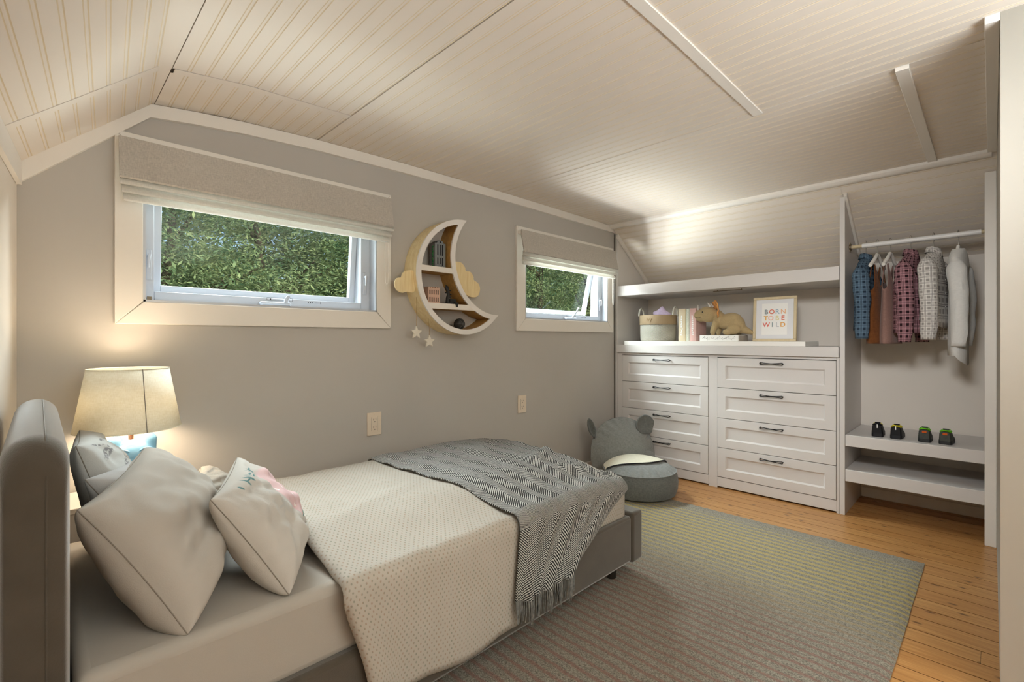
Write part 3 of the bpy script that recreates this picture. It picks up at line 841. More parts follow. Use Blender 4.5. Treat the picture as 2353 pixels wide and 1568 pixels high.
# ------------------------------------------------------------------ built-in: drawers, counter, shelf
dr = thing('chest_of_drawers', (4.2, 1.62, 0), 'white built-in chest with two columns of shaker drawers', 'dresser')
ZD = [1.053, 0.809, 0.565, 0.326, 0.09]
m = MB(); m.box(XB, XB + 0.02, 2.453, 2.5045, 0, 1.0745); m.box(XB, XB + 0.02, 1.568, 1.639, 0, 1.0745); m.box(XB, XB + 0.02, 0.737, 0.755, 0, 1.0745)
for (a, b) in ((0.755, 1.568), (1.639, 2.453)):
    m.box(XB, XB + 0.02, a, b, 1.056, 1.0745); m.box(XB, XB + 0.02, a, b, 0.012, 0.087)
m.build('face_frame', MAT['cabinet'], dr, bevel=0.0015)
m = MB(); m.box(XB + 0.0225, XBK - 0.003, 0.737, 2.5045, 0.012, 1.0745); m.build('carcass', MAT['dark'], dr, smooth=False)  # dark colour stands in for shade behind the drawer gaps


def drawer(y0, y1, z0, z1):
    g = 0.002; y0 += g; y1 -= g; z0 += g; z1 -= g; x = XB - 0.003; s = 0.064; e = 0.011; dp = 0.010
    def ring(i, xx): return [(xx, y0 + i, z0 + i), (xx, y1 - i, z0 + i), (xx, y1 - i, z1 - i), (xx, y0 + i, z1 - i)]
    m = MB(); rs = [ring(0, XB + 0.0205), ring(0, x + 0.0015), ring(0.0015, x), ring(s, x), ring(s + 0.002, x + 0.003), ring(s + e, x + dp)]
    vs = [p for r in rs for p in r]; fs = []
    for i in range(len(rs) - 1):
        for k in range(4): fs.append((i * 4 + k, i * 4 + (k + 1) % 4, (i + 1) * 4 + (k + 1) % 4, (i + 1) * 4 + k))
    q = (len(rs) - 1) * 4; fs.append((q, q + 1, q + 2, q + 3)); fs.append((3, 2, 1, 0))
    d = m.add(vs, fs).build('drawer', MAT['cabinet'], dr, smooth=False)
    yc, zh = (y0 + y1) / 2, z1 - 0.034; L = 0.076
    m = MB()
    for sgn in (-1, 1):
        pts = []
        for k in range(11):
            u = -1 + 2 * k / 10; off = 0.0065 * (abs(u) ** 1.3) * sgn
            pts.append((x - 0.021 - 0.007 * (1 - u * u), yc + L * u, zh + off + 0.001 * sgn))
        m.tube(pts, 0.0031, 6)
    for sgn in (-1, 1):
        m.tube([(x - 0.021, yc + sgn * L, zh - 0.008), (x - 0.021, yc + sgn * (L + 0.003), zh), (x - 0.021, yc + sgn * L, zh + 0.008)], 0.0032, 6)
        m.tube([(x + 0.001, yc + sgn * L, zh), (x - 0.022, yc + sgn * L, zh)], 0.0042, 8)
    m.build('handle', MAT['black'], d)


for (a, b) in ((1.639, 2.453), (0.755, 1.568)):
    for z1_, z0_ in zip(ZD, ZD[1:]): drawer(a, b, z0_, z1_)
tag(bx('countertop', (XB - 0.022, XBK - 0.002, 0.738, 2.504, 1.0755, 1.148), MAT['cabinet'], bevel=0.003), 'thick white countertop over the built-in drawers', 'countertop')
tag(bx('shelf_board', (XB - 0.018, 4.255, 0.938, 2.42, 1.1485, 1.183), plain('gloss_board', (243, 240, 234), 0.35, 0.4), bevel=0.0015), 'long loose white board lying on the countertop under the toys', 'board')
sh = thing('wall_shelf', (4.2, 1.62, 1.61), 'deep white shelf across the alcove above the toys', 'shelf')
bx('shelf_plank', (XB - 0.004, XBK - 0.002, 0.738, 2.504, 1.608, 1.703), MAT['cabinet'], sh, 0.003)
m = MB(); m.tube([(3.985, 1.41, 1.607), (3.985, 1.41, 1.601), (3.985, 1.405, 1.598), (3.985, 1.635, 1.598)], 0.0028, 6); m.tube([(3.985, 1.60, 1.607), (3.985, 1.60, 1.598)], 0.0028, 6)
m.build('rail', MAT['bronze'], sh)

# ------------------------------------------------------------------ closet shelves, rod
for i, (z0_, z1_, lb) in enumerate(((0.472, 0.549, 'thick white closet shelf with the shoes on it'), (0.232, 0.314, 'lower empty white closet shelf just above the floor'))):
    tag(bx('closet_shelf', (XB + 0.001, XBK - 0.017, 0.001, 0.7045, z0_, z1_), MAT['cabinet'], bevel=0.003), lb, 'shelf', 'white shelves in the closet')
rd = thing('closet_rod', (4.05, 0.35, 1.85), 'white clothes rod across the closet with hangers on it', 'rod')
m = MB(); m.tube([(4.05, 0.045, 1.852), (4.05, 0.634, 1.846)], 0.0155, 14); m.build('rod', MAT['rod'], rd)
MB().tube([(4.05, 0.610, 1.846), (4.05, 0.696, 1.846)], 0.0125, 12).build('inner_rod', MAT['ash'], rd); MB().tube([(4.05, -0.0195, 1.852), (4.05, 0.06, 1.852)], 0.0120, 12).build('inner_rod', MAT['ash'], rd)
m = MB()
m.tube([(4.05, 0.7055, 1.846), (4.05, 0.694, 1.846)], 0.024, 14); m.box(4.036, 4.064, 0.700, 0.7055, 1.815, 1.880); m.build('bracket', MAT['bronze'], rd)


# ------------------------------------------------------------------ clothes
def garment_frame(y, ang, tilt=0.0):
    """local x = along the hanger (towards the back), local y = across, z = up; origin at the rod"""
    return Matrix.Translation((4.05, y, 1.86)) @ Matrix.Rotation(math.radians(ang), 4, 'Z')


def hanger(T, label, drop=0.085, W_=0.16):
    c = T @ Vector((0, 0, 0))
    h = thing('hanger', c, label, 'hanger', 'white hangers on the closet rod')
    m = MB(); m.T = T
    pts = [(0.0, 0, -drop + 0.005), (0.002, 0, -0.035), (0.018, 0, -0.010)] + [(0.0195 * math.cos(a), 0, 0.0 + 0.0195 * math.sin(a)) for a in (0.2, 0.8, 1.4, 2.0, 2.6, 3.1)]
    m.tube(pts, 0.0022, 6); m.build('hook', MAT['chrome'], h)
    m = MB(); m.T = T
    pts = [(-W_, 0, -drop - 0.085), (-W_ * 0.75, 0, -drop - 0.066), (-W_ * 0.35, 0, -drop - 0.032), (-0.012, 0, -drop), (0.012, 0, -drop), (W_ * 0.35, 0, -drop - 0.032), (W_ * 0.75, 0, -drop - 0.066), (W_, 0, -drop - 0.085)]
    m.tube(pts, [0.011, 0.012, 0.011, 0.010, 0.010, 0.011, 0.012, 0.011], 8)
    m.build('arms', MAT['hanger'], h)
    return h


def shirt(name, T, mat, label, length=0.52, W_=0.165, sleeve=0.46, flare=0.0, top=-0.10, th=0.052, collar=True, cuffmat=None, seed=0, hemcut=0.0):
    c = T @ Vector((0, 0, top))
    g = thing(name, c, label, 'shirt')
    # torso: flattened tube, shoulders sloping from the neck
    m = MB(); m.T = T; n = 28
    zs = [(0.0, 0.034, 0.030), (0.012, 0.05, 0.034), (0.035, 0.090, 0.040), (0.065, 0.130, 0.044), (0.10, W_ * 0.97, 0.047), (0.18, W_ * 0.97, th), (0.30, W_ * 0.95, th * 1.05), (0.42, W_ * 0.96, th * 1.1), (length, W_ * 0.98 + flare, th * 1.12)]
    def fn(u, v):
        s = u * (len(zs) - 1); i = min(int(s), len(zs) - 2); f = s - i
        dz, w, t = [zs[i][q] + (zs[i + 1][q] - zs[i][q]) * f for q in range(3)]
        a = 2 * PI * v; ca, sa = math.cos(a), math.sin(a)
        r = 1 + 0.08 * sstep(0.1, 0.4, dz) * math.sin(a * 5 + seed + dz * 6) + 0.06 * nz(ca * 2 + seed, sa * 2, dz * 9)
        zz = top - dz - (hemcut * max(0, -sa) if u > 0.99 else 0)
        return (w * ca * (0.97 + 0.03 * r), t * sa * r, zz)
    m.grid(fn, 24, n, lambda u, v: (v * 0.56, u * length))
    m.build('body', mat, g, solid=0.002, merge=0.0)
    # sleeves hang from the shoulder points
    for s in (-1, 1):
        m = MB(); m.T = T
        L = sleeve
        def fs(u, v, s=s):
            a = 2 * PI * v
            cx_ = s * (W_ - 0.030 + 0.042 * math.sin(min(1, u * 2.2) * PI / 2) - 0.015 * u * u); cz_ = top - 0.058 - L * u - 0.01 * math.sin(u * 5 + seed)
            cy_ = -0.014 * math.sin(u * 3.0) - 0.012 * u
            r = (0.046 - 0.012 * u) * (1 + 0.14 * nz(math.cos(a) * 1.5, math.sin(a) * 1.5 + seed + s, u * 6))
            if u < 0.16: r *= 0.35 + 0.65 * math.sin(u / 0.16 * PI / 2)
            if u > 0.93: r *= 0.93
            return (cx_ + r * 0.92 * math.cos(a), cy_ + r * 1.12 * math.sin(a), cz_)
        m.grid(fs, 22, 14, lambda u, v: (v * 0.26, u * L))
        m.build('sleeve', mat, g, solid=0.002)
    if collar:
        m = MB(); m.T = T
        def fc(u, v):
            a = 2 * PI * v; ca, sa = math.cos(a), math.sin(a)
            # stand, then fold over and down to a pointed leaf at the front
            r = 0.038 + 0.012 * sstep(0.35, 1.0, u); point = 0.028 * math.exp(-((v - 0.83) / 0.07) ** 2) + 0.028 * math.exp(-((v - 0.67) / 0.07) ** 2)
            z = top + (0.030 * sstep(0, 0.4, u) - (0.036 + point) * sstep(0.4, 1, u)) - 0.012 * max(0, -sa)
            return (r * 1.1 * ca, r * 0.9 * sa, z)
        m.grid(fc, 8, 28, lambda u, v: (v * 0.3, u * 0.09)); m.build('collar', mat, g, solid=0.002)
        for k in range(5):
            m = MB(); m.T = T; m.ell((0.0, -(th * 1.03 + 0.001), top - 0.10 - k * 0.085), (0.004, 0.002, 0.004), 8, 5)
            m.build('button', MAT['hanger'], g)
    return g


def tank(T, mat, label, seed=0):
    c = T @ Vector((0, 0, -0.1)); g = thing('tank_top', c, label, 'tank top')
    m = MB(); m.T = T; W_ = 0.125; zb = -0.69
    def top_z(q):                       # q = |cos|: 0 at the neck, 1 at the armpit
        strap = math.exp(-((q - 0.66) / 0.17) ** 2)
        return -0.335 + 0.185 * strap + 0.055 * sstep(0.5, 0.1, q)
    def fn(u, v):
        a = 2 * PI * v; ca, sa = math.cos(a), math.sin(a)
        zt = top_z(abs(ca)); z = zt + (zb - zt) * u
        t = 0.010 + (0.024 + 0.014 * sstep(-0.33, zb, z)) * sstep(-0.14, -0.32, z); w = W_ * (1.0 + 0.07 * sstep(-0.33, zb, z))
        r = 1 + 0.10 * math.sin(a * 4 + seed + u * 3) * u
        return (w * ca, t * sa * r, z)
    m.grid(fn, 26, 56, lambda u, v: (v * 0.5, u * 0.5)); m.build('body', mat, g, solid=0.003)
    m = MB(); m.T = T; m.tube([fn(0.0, k / 56) for k in range(56)], 0.0022, 5, closed=True); m.build('edging', mat, g)
    return g


hs = [(0.612, -5), (0.549, -8), (0.479, -8), (0.374, -10), (0.262, -10), (0.146, -6)]
hlab = ['white hanger inside the blue plaid shirt', 'white hanger holding the brown tank top', 'white hanger holding the mauve tank top', 'white hanger inside the burgundy plaid shirt', 'white hanger inside the grey checked shirt', 'white hanger inside the plain white shirt']
FR = [garment_frame(y, a) for y, a in hs]
for k, (f, l) in enumerate(zip(FR, hlab)): hanger(f, l, W_=0.14 if k in (1, 2) else 0.085)
shirt('shirt', FR[0], MAT['plaidblue'], 'blue plaid shirt hanging against the closet side panel', 0.50, 0.16, 0.50, seed=1)
tank(FR[1], MAT['brown'], 'brown suede look tank top on the rod beside the blue shirt', 1)
tank(FR[2], MAT['mauve'], 'mauve tank top on the rod beside the burgundy plaid shirt', 3)
shirt('shirt', FR[3], MAT['plaidred'], 'burgundy and pink plaid shirt in the middle of the rod', 0.52, 0.17, 0.51, th=0.078, seed=3)
shirt('shirt', FR[4], MAT['plaidgrey'], 'white and grey checked shirt beside the plain white one', 0.44, 0.17, 0.51, th=0.055, seed=5, hemcut=0.05)
shirt('shirt', FR[5], MAT['shirtwhite'], 'plain white long shirt at the open end of the rod', 0.66, 0.115, 0.54, flare=0.01, th=0.04, collar=False, seed=8, hemcut=0.06)


# ------------------------------------------------------------------ shoes
def shoe(x, y, ang, upper, sole, col, lace, label, group, tab=None):
    T = Matrix.Translation((x, y, 0.549)) @ Matrix.Rotation(math.radians(ang), 4, 'Z')
    s = thing('shoe', (x, y, 0.549), label, 'shoe', group)
    L = 0.165
    def hw(u): return 0.030 + 0.004 * math.sin(u * PI) + 0.004 * sstep(0.4, 0.8, u) - 0.020 * sstep(0.86, 1.0, u) - 0.006 * sstep(0.08, 0.0, u)
    m = MB(); m.T = T
    out = [(u * L, hw(u)) for u in [i / 14 for i in range(15)]] + [(u * L, -hw(u)) for u in [1 - i / 14 for i in range(15)]]
    m.prism([(a - 0.02, b, 0.0) for a, b in out], (0, 0, 0.024)); m.build('sole', sole, s, bevel=0.003)
    m = MB(); m.T = T
    def fn(u, v):
        a = PI * v; h = 0.085 - 0.010 * u - 0.034 * sstep(0.42, 0.75, u) - 0.022 * sstep(0.75, 1, u)
        w = hw(u) * 0.96
        zz = 0.022 + (h - 0.022) * (math.sin(a) ** (0.26 + 0.3 * sstep(0.35, 0.6, u)))
        if u < 0.42: zz = min(zz, 0.080 - 0.012 * math.sin(u / 0.42 * PI))
        lean = -0.006 * sstep(0.1, 0, u) * (zz / 0.08)
        return (u * L - 0.019 + lean, w * math.cos(a) * (1.0 - 0.10 * sstep(0.03, 0.09, zz)), zz)
    m.grid(fn, 20, 18); q = m
    q.add([fn(0, i / 18) for i in range(19)], [list(range(19))]); q.add([fn(1, i / 18) for i in range(19)], [list(range(19))])
    m.build('upper', upper, s, angle=60)
    m = MB(); m.T = T; ring = [(0.015 + 0.034 * math.cos(a), 0.0245 * math.sin(a), 0.080 - 0.004 * math.sin(a) ** 2 + (0.006 if math.cos(a) < -0.6 else 0)) for a in [2 * PI * i / 20 for i in range(20)]]
    m.tube(ring, 0.0045, 8, closed=True); m.build('collar', col, s)
    m = MB(); m.T = T; m.ell((0.015, 0, 0.079), (0.031, 0.022, 0.004), 16, 6); m.build('lining', MAT['shoeblack'], s)
    m = MB(); m.T = T
    m.hexa([(0.046, -0.014, 0.070), (0.052, -0.014, 0.066), (0.052, 0.014, 0.066), (0.046, 0.014, 0.070), (0.040, -0.016, 0.091), (0.045, -0.015, 0.092), (0.045, 0.015, 0.092), (0.040, 0.016, 0.091)])
    m.build('tongue', upper, s, bevel=0.002)
    m = MB(); m.T = T
    for k in range(4):
        xx = 0.052 + k * 0.013; zz = 0.074 - k * 0.008
        m.tube([(xx, -0.018, zz - 0.006), (xx + 0.005, 0, zz + 0.004), (xx, 0.018, zz - 0.006)], 0.0022, 6)
    m.tube([(0.05, -0.004, 0.079), (0.046, -0.019, 0.086), (0.056, -0.026, 0.074)], 0.0022, 6); m.tube([(0.05, 0.004, 0.079), (0.046, 0.018, 0.087), (0.056, 0.025, 0.074)], 0.0022, 6)
    m.build('laces', lace, s)
    m = MB(); m.T = T; m.box(-0.0275, -0.0235, -0.011 if tab else -0.0025, 0.011 if tab else 0.0025, 0.060, 0.072 if tab else 0.084); m.build('heel_tab', MAT[tab] if tab else MAT['paper'], s, bevel=0.001)


shoe(3.985, 0.540, 5, MAT['shoeblack'], MAT['shoeblack'], MAT['shoeblack'], MAT['yellow'], 'black trainer with yellow laces beside the closet side panel', 'pair of black trainers')
shoe(3.985, 0.442, 1, MAT['shoeblack'], MAT['shoeblack'], MAT['yellow'], MAT['yellow'], 'black trainer with yellow laces next to the lime trimmed pair', 'pair of black trainers')
shoe(3.985, 0.301, 2, MAT['shoegrey'], MAT['charcoal'], MAT['lime'], MAT['lime'], 'grey trainer with lime collar next to the black pair', 'pair of grey and lime trainers', 'orange')
shoe(3.985, 0.203, -2, MAT['shoegrey'], MAT['charcoal'], MAT['lime'], MAT['lime'], 'grey trainer with lime collar farthest from the black pair', 'pair of grey and lime trainers', 'orange')

# ------------------------------------------------------------------ things on the board
Z0 = 1.183
bk = thing('storage_basket', (4.08, 2.187, Z0), 'round woven basket with tan leather rim at the window end of the board', 'basket')
bc = (4.085, 2.187, Z0)
m = MB(); m.lathe([(0.150, 0.0), (0.158, 0.01), (0.161, 0.08), (0.161, 0.155)], bc, 40, uv=True); m.build('woven_body', MAT['weave'], bk, solid=0.008)
m = MB(); m.lathe([(0.165, 0.150), (0.166, 0.154), (0.166, 0.232), (0.163, 0.238), (0.157, 0.236), (0.156, 0.152)], bc, 40, cap=False); m.build('leather_rim', MAT['leather'], bk)
m = MB(); m.lathe([(0.0, 0.004), (0.150, 0.004)], bc, 32, cap=False); m.build('base', MAT['weave'], bk)
for s in (-1, 1):
    m = MB(); pts = []
    for k in range(13):
        a = PI * k / 12; pts.append((bc[0] + 0.045 * math.cos(a), bc[1] + s * 0.170, Z0 + 0.235 + 0.075 * math.sin(a)))
    m.tube(pts, 0.008, 8)
    for k in range(12): m.ell(pts[k], (0.0095, 0.0095, 0.007), 6, 5)
    m.build('rope_handle', MAT['weave'], bk)


def text(name, s, size, mat, loc, parent, rotz=-90, ext=0.0008, off=0.0, tilt=0.0):
    cu = bpy.data.curves.new(name, 'FONT'); cu.body = s; cu.size = size; cu.extrude = ext; cu.offset = off; cu.align_x = 'CENTER'; cu.align_y = 'CENTER'
    cu.materials.append(mat); o = bpy.data.objects.new(name, cu); COL.objects.link(o)
    me = bpy.data.meshes.new_from_object(o.evaluated_get(bpy.context.evaluated_depsgraph_get()))
    bpy.data.objects.remove(o); o = bpy.data.objects.new(name, me); COL.objects.link(o)
    o.rotation_euler = (PI / 2 + math.radians(tilt), 0, math.radians(rotz)); o.location = loc
    return adopt(o, parent)


text('lettering', 'Ivy', 0.05, plain('embossed_leather', (150, 124, 90), 0.6, 0.2), (bc[0] - 0.1668, 2.187, Z0 + 0.196), bk, ext=0.001)
st = thing('star_cushion', (4.09, 2.15, 1.4), 'lilac star cushion sticking out of the basket', 'cushion')
m = MB(); cc = Vector((4.09, 2.15, 1.41)); pts = []
for k in range(10):
    a = PI / 2 + k * PI / 5 + 0.12; r = 0.165 if k % 2 == 0 else 0.075
    pts.append(cc + Vector((-0.02 * math.sin(a), -r * math.cos(a) * -1, r * math.sin(a))))
vs = [cc + Vector((-0.05, 0, 0)), cc + Vector((0.04, 0, 0))] + pts
m.add(vs, [(0, 2 + k, 2 + (k + 1) % 10) for k in range(10)] + [(1, 2 + (k + 1) % 10, 2 + k) for k in range(10)])
m.build('cushion_body', MAT['lilac'], st, subsurf=2)


def book(name, y0, y1, z1, x0, x1, mat, label, marks=None):
    b = thing(name, ((x0 + x1) / 2, (y0 + y1) / 2, Z0), label, 'book', 'upright books on the board')
    r = (y1 - y0) / 2; yc = (y0 + y1) / 2
    m = MB(); sp = [(x0 + 0.008 - 0.008 * math.cos(a), yc + r * math.sin(a)) for a in [-PI / 2 + PI * i / 8 for i in range(9)]]
    out = sp + [(x1, y1), (x1, y1 - 0.003), (x0 + 0.012, y1 - 0.003), (x0 + 0.012, y0 + 0.003), (x1, y0 + 0.003), (x1, y0)]
    m.prism([(a, b_, Z0) for a, b_ in out], (0, 0, z1 - Z0)); m.build('cover', mat, b, angle=30)
    bx('pages', (x0 + 0.012, x1 - 0.005, y0 + 0.003, y1 - 0.003, Z0 + 0.003, z1 - 0.004), MAT['pages'], b)
    if marks:
        m = MB(); random.seed(marks); z = z1 - 0.06
        while z > Z0 + 0.06:
            h = random.uniform(0.008, 0.016); w_ = r * random.uniform(0.3, 0.45)
            for q in range(3):
                yy = yc + random.uniform(-1, 1) * w_ * 0.6; m.box(x0 - 0.0003 - 0.00015 * q, x0 + 0.004, yy - 0.003, yy + 0.003, z - h, z)
            m.box(x0 - 0.0009, x0 + 0.004, yc - w_ * 0.6, yc + w_ * 0.6, z - h, z - h + 0.003)
            z -= h + 0.004
        m.build('spine_marks', MAT['paper'], b, smooth=False)


book('book', 1.884, 1.950, 1.467, 4.0, 4.17, MAT['book_tan'], 'upright book with cream tan spine beside the basket', 3)
book('book', 1.845, 1.878, 1.465, 4.0, 4.16, MAT['book_grey'], 'thin upright book with sage cloth spine between two thicker ones')
book('book', 1.786, 1.841, 1.466, 3.99, 4.20, MAT['book_pink'], 'upright book with pink spine and white marks behind the toy nose', 5)
fb = thing('floral_book', (4.02, 1.57, Z0), 'white book lying flat with black leaf pattern, under the toy dinosaur', 'book')
bx('cover', (3.955, 4.16, 1.424, 1.738, Z0, Z0 + 0.0505), MAT['book_white'], fb, 0.004)
bx('pages', (3.965, 4.155, 1.4195, 1.430, Z0 + 0.004, Z0 + 0.0465), MAT['pages'], fb)
m = MB(); random.seed(4)
for hx in range(2):
    for k in range(26):
        y = 1.715 - hx * 0.135 - k * 0.0049; zz = Z0 + 0.025 + 0.007 * math.sin(k * 0.5 + hx); a = random.uniform(0.3, 1.1) * (1 if k % 2 else -1); L = random.uniform(0.010, 0.017)
        dy, dz = -math.cos(a) * L, math.sin(a) * L; wv = 0.0022
        m.add([(3.9543, y, zz), (3.9543, y + dy * 0.5 - dz * 0.2, zz + dz * 0.5 + dy * 0.2 * -1), (3.9543, y + dy, zz + dz), (3.9543, y + dy * 0.5 + dz * 0.2, zz + dz * 0.5 + dy * 0.2)], [(0, 1, 2, 3)])
m.build('leaf_pattern', MAT['ink'], fb, smooth=False)

# toy horned dinosaur, faces the window wall
td = thing('toy_dinosaur', (4.05, 1.58, Z0 + 0.051), 'tan plush horned dinosaur with orange frill standing on the white book', 'soft toy')
zb = Z0 + 0.0505
m = MB(); rx = lambda a: Matrix.Rotation(math.radians(a), 3, 'X')
m.ell((4.05, 1.530, zb + 0.115), (0.062, 0.105, 0.068), rot=rx(-12))           # body
m.ell((4.05, 1.47, zb + 0.085), (0.066, 0.065, 0.075))                          # hips
m.ell((4.05, 1.600, zb + 0.125), (0.055, 0.060, 0.062))                         # chest
m.ell((4.05, 1.628, zb + 0.165), (0.044, 0.050, 0.050))                         # neck
m.ell((4.035, 1.700, zb + 0.178), (0.066, 0.082, 0.068), rot=rx(10))            # head
m.ell((4.025, 1.758, zb + 0.168), (0.052, 0.058, 0.052), rot=rx(14))            # snout
m.ell((4.022, 1.795, zb + 0.188), (0.030, 0.026, 0.034))                        # beak
for (x, y) in ((4.005, 1.635), (4.095, 1.625)):
    m.tube([(x, y - 0.02, zb + 0.115), (x - 0.004, y, zb + 0.060), (x - 0.006, y + 0.014, zb + 0.012), (x - 0.008, y + 0.022, zb + 0.010)], [0.030, 0.026, 0.022, 0.020], 12)
for x in (4.0, 4.10):
    m.ell((x, 1.475, zb + 0.050), (0.034, 0.055, 0.045)); m.ell((x - 0.004, 1.525, zb + 0.026), (0.024, 0.040, 0.025))
m.tube([(4.06, 1.45, zb + 0.06), (4.075, 1.40, zb + 0.034), (4.09, 1.36, zb + 0.018), (4.105, 1.325, zb + 0.010)], [0.045, 0.028, 0.016, 0.006], 12)
m.build('body', MAT['tric'], td, remesh=0.006, sm=4)
m = MB()                                                                          # frill: pleated fan behind the head
def ff(u, v):
    a = math.radians(-70 + 280 * u); r = 0.028 + 0.072 * v; cup = 0.022 * v * v
    pl = 0.004 * math.sin(u * 2 * PI * 9) * v
    c_, s_ = math.cos(math.radians(40)), math.sin(math.radians(40))
    hx, nn_ = 0.80 * r * math.cos(a), cup + pl
    return (4.045 + hx * c_ - nn_ * s_, 1.622 + hx * s_ + nn_ * c_, zb + 0.195 + r * math.sin(a))
m.grid(ff, 60, 6); m.build('frill', MAT['tric_frill'], td, solid=0.008)
m = MB()
m.tube([(4.02, 1.777, zb + 0.215), (4.018, 1.781, zb + 0.240), (4.016, 1.779, zb + 0.262)], [0.009, 0.006, 0.002], 10); m.build('horn', MAT['horn'], td)
for x in (4.005, 4.065): MB().tube([(x, 1.668, zb + 0.238), (x - 0.004, 1.678, zb + 0.258), (x - 0.006, 1.692, zb + 0.275)], [0.010, 0.007, 0.002], 10).build('horn', MAT['horn'], td)
m = MB(); m.ell((3.976, 1.722, zb + 0.196), (0.004, 0.006, 0.006), 10, 6); m.build('eye', MAT['shoeblack'], td)
m = MB(); m.tube([(3.990, 1.797, zb + 0.160), (3.975, 1.780, zb + 0.155), (3.970, 1.758, zb + 0.148), (3.970, 1.742, zb + 0.150), (3.971, 1.733, zb + 0.157)], 0.0014, 5); m.build('mouth', MAT['leg'], td)

# picture frame
pf = thing('picture_frame', (4.1, 1.2, Z0), 'pale wood picture frame with a coloured lettering print', 'picture')
T = Matrix.Translation((4.085, 1.202, Z0)) @ Matrix.Rotation(math.radians(4), 4, 'Y')
m = MB(); m.T = T; w, h, b = 0.156, 0.352, 0.021
m.box(-0.012, 0.012, -w, w, 0, b); m.box(-0.012, 0.012, -w, w, h - b, h); m.box(-0.012, 0.012, -w, -w + b, b, h - b); m.box(-0.012, 0.012, w - b, w, b, h - b)
m.build('frame', MAT['ash'], pf, bevel=0.004)
m = MB(); m.T = T; m.box(-0.001, 0.006, -w + b - 0.001, w - b + 0.001, b - 0.001, h - b + 0.001); m.build('mount', MAT['mount'], pf, smooth=False)
m = MB(); m.T = T; m.box(-0.0025, 0.0, -0.092, 0.092, 0.052, 0.300); pr = m.build('print', MAT['paper'], pf, smooth=False)
LC = {'a': (128, 138, 140), 'b': (222, 118, 92), 'c': (160, 182, 196), 'd': (240, 190, 150), 'e': (226, 170, 82), 'f': (240, 190, 170), 'g': (228, 214, 160), 'h': (220, 108, 84), 'i': (226, 116, 104), 'j': (142, 158, 158), 'k': (200, 200, 202), 'l': (230, 168, 84)}
LM = {k: plain('print_ink_' + k, v, 0.8, 0.1) for k, v in LC.items()}
rows = [(0.232, [('B', 'a', 0.060), ('O', 'b', 0.020), ('R', 'c', -0.020), ('N', 'd', -0.062)]), (0.182, [('T', 'e', 0.062), ('O', 'f', 0.026), ('B', 'g', -0.020), ('E', 'h', -0.060)]), (0.130, [('W', 'i', 0.058), ('I', 'j', 0.014), ('L', 'k', -0.022), ('D', 'l', -0.060)])]
for z, ls in rows:
    for ch, mk, y in ls:
        p_ = T @ Vector((-0.0028, y, z))
        text('letter', ch, 0.050, LM[mk], p_, pr, ext=0.0006, off=0.0008, tilt=-4)

# ------------------------------------------------------------------ moon shelf on the window wall
YF = 2.40
def circ_pts(c, r, a0, a1, n): return [(c[0] + r * math.cos(a), c[1] + r * math.sin(a)) for a in [a0 + (a1 - a0) * i / n for i in range(n + 1)]]
C1, R1 = (1.9594, 1.6001), 0.3698; C2, R2 = (2.2367, 1.7263), 0.3602
tip_t, tip_b = (1.971, 1.970), (2.252, 1.366)
aT = math.atan2(tip_t[1] - C1[1], tip_t[0] - C1[0]); aB = math.atan2(tip_b[1] - C1[1], tip_b[0] - C1[0]) + 2 * PI
outer = circ_pts(C1, R1, aT, aB, 40)
bT = math.atan2(tip_t[1] - C2[1], tip_t[0] - C2[0]); bB = math.atan2(tip_b[1] - C2[1], tip_b[0] - C2[0]) + 2 * PI
inner = circ_pts(C2, R2, bT, bB, 40)
outer[0] = inner[0] = tip_t; outer[-1] = inner[-1] = tip_b
ins = 0.032
mo = thing('moon_shelf', (1.75, YW, 1.6), 'crescent moon wall shelf with white rim between the two windows', 'shelf')
# boundary as two radial lists of equal length so the rim becomes quads; inner offset gives the openings
def offs(c, r, a0, a1, dr, n=40): return circ_pts(c, r + dr, a0, a1, n)
o_in = [(C1[0] + (R1 - ins) * math.cos(a), C1[1] + (R1 - ins) * math.sin(a)) for a in [aT + (aB - aT) * (0.05 + 0.90 * i / 40) for i in range(41)]]
i_in = [(C2[0] + (R2 + ins) * math.cos(a), C2[1] + (R2 + ins) * math.sin(a)) for a in [bT + (bB - bT) * (0.085 + 0.83 * i / 40) for i in range(41)]]
shell = MB()
def skin(mb, line, y0, y1, mi=0):
    for p, q in zip(line, line[1:]): mb.add([(p[0], y0, p[1]), (q[0], y0, q[1]), (q[0], y1, q[1]), (p[0], y1, p[1])], [(0, 1, 2, 3)], mi=mi)
def strip(mb, l1, l2, y, mi=0):
    for i in range(len(l1) - 1): mb.add([(l1[i][0], y, l1[i][1]), (l1[i + 1][0], y, l1[i + 1][1]), (l2[i + 1][0], y, l2[i + 1][1]), (l2[i][0], y, l2[i][1])], [(0, 1, 2, 3)], mi=mi)
YR = YF + 0.012
skin(shell, outer, YR, YW - 0.0005); skin(shell, inner, YR, YW - 0.0005)
skin(shell, o_in, YR, YW - 0.0005, 1); skin(shell, i_in, YR, YW - 0.0005, 1)
strip(shell, outer, o_in, YW - 0.001); strip(shell, inner, i_in, YW - 0.001)
shell.add([(outer[0][0], YW - .001, outer[0][1]), (o_in[0][0], YW - .001, o_in[0][1]), (i_in[0][0], YW - .001, i_in[0][1])], [(0, 1, 2)])
skin(shell, [o_in[0], i_in[0]], YR, YW - 0.0005, 1); skin(shell, [o_in[-1], i_in[-1]], YR, YW - 0.0005, 1)
shell.build('shell', [MAT['birch'], MAT['birchdark']], mo, merge=0.0003)
rim = MB()
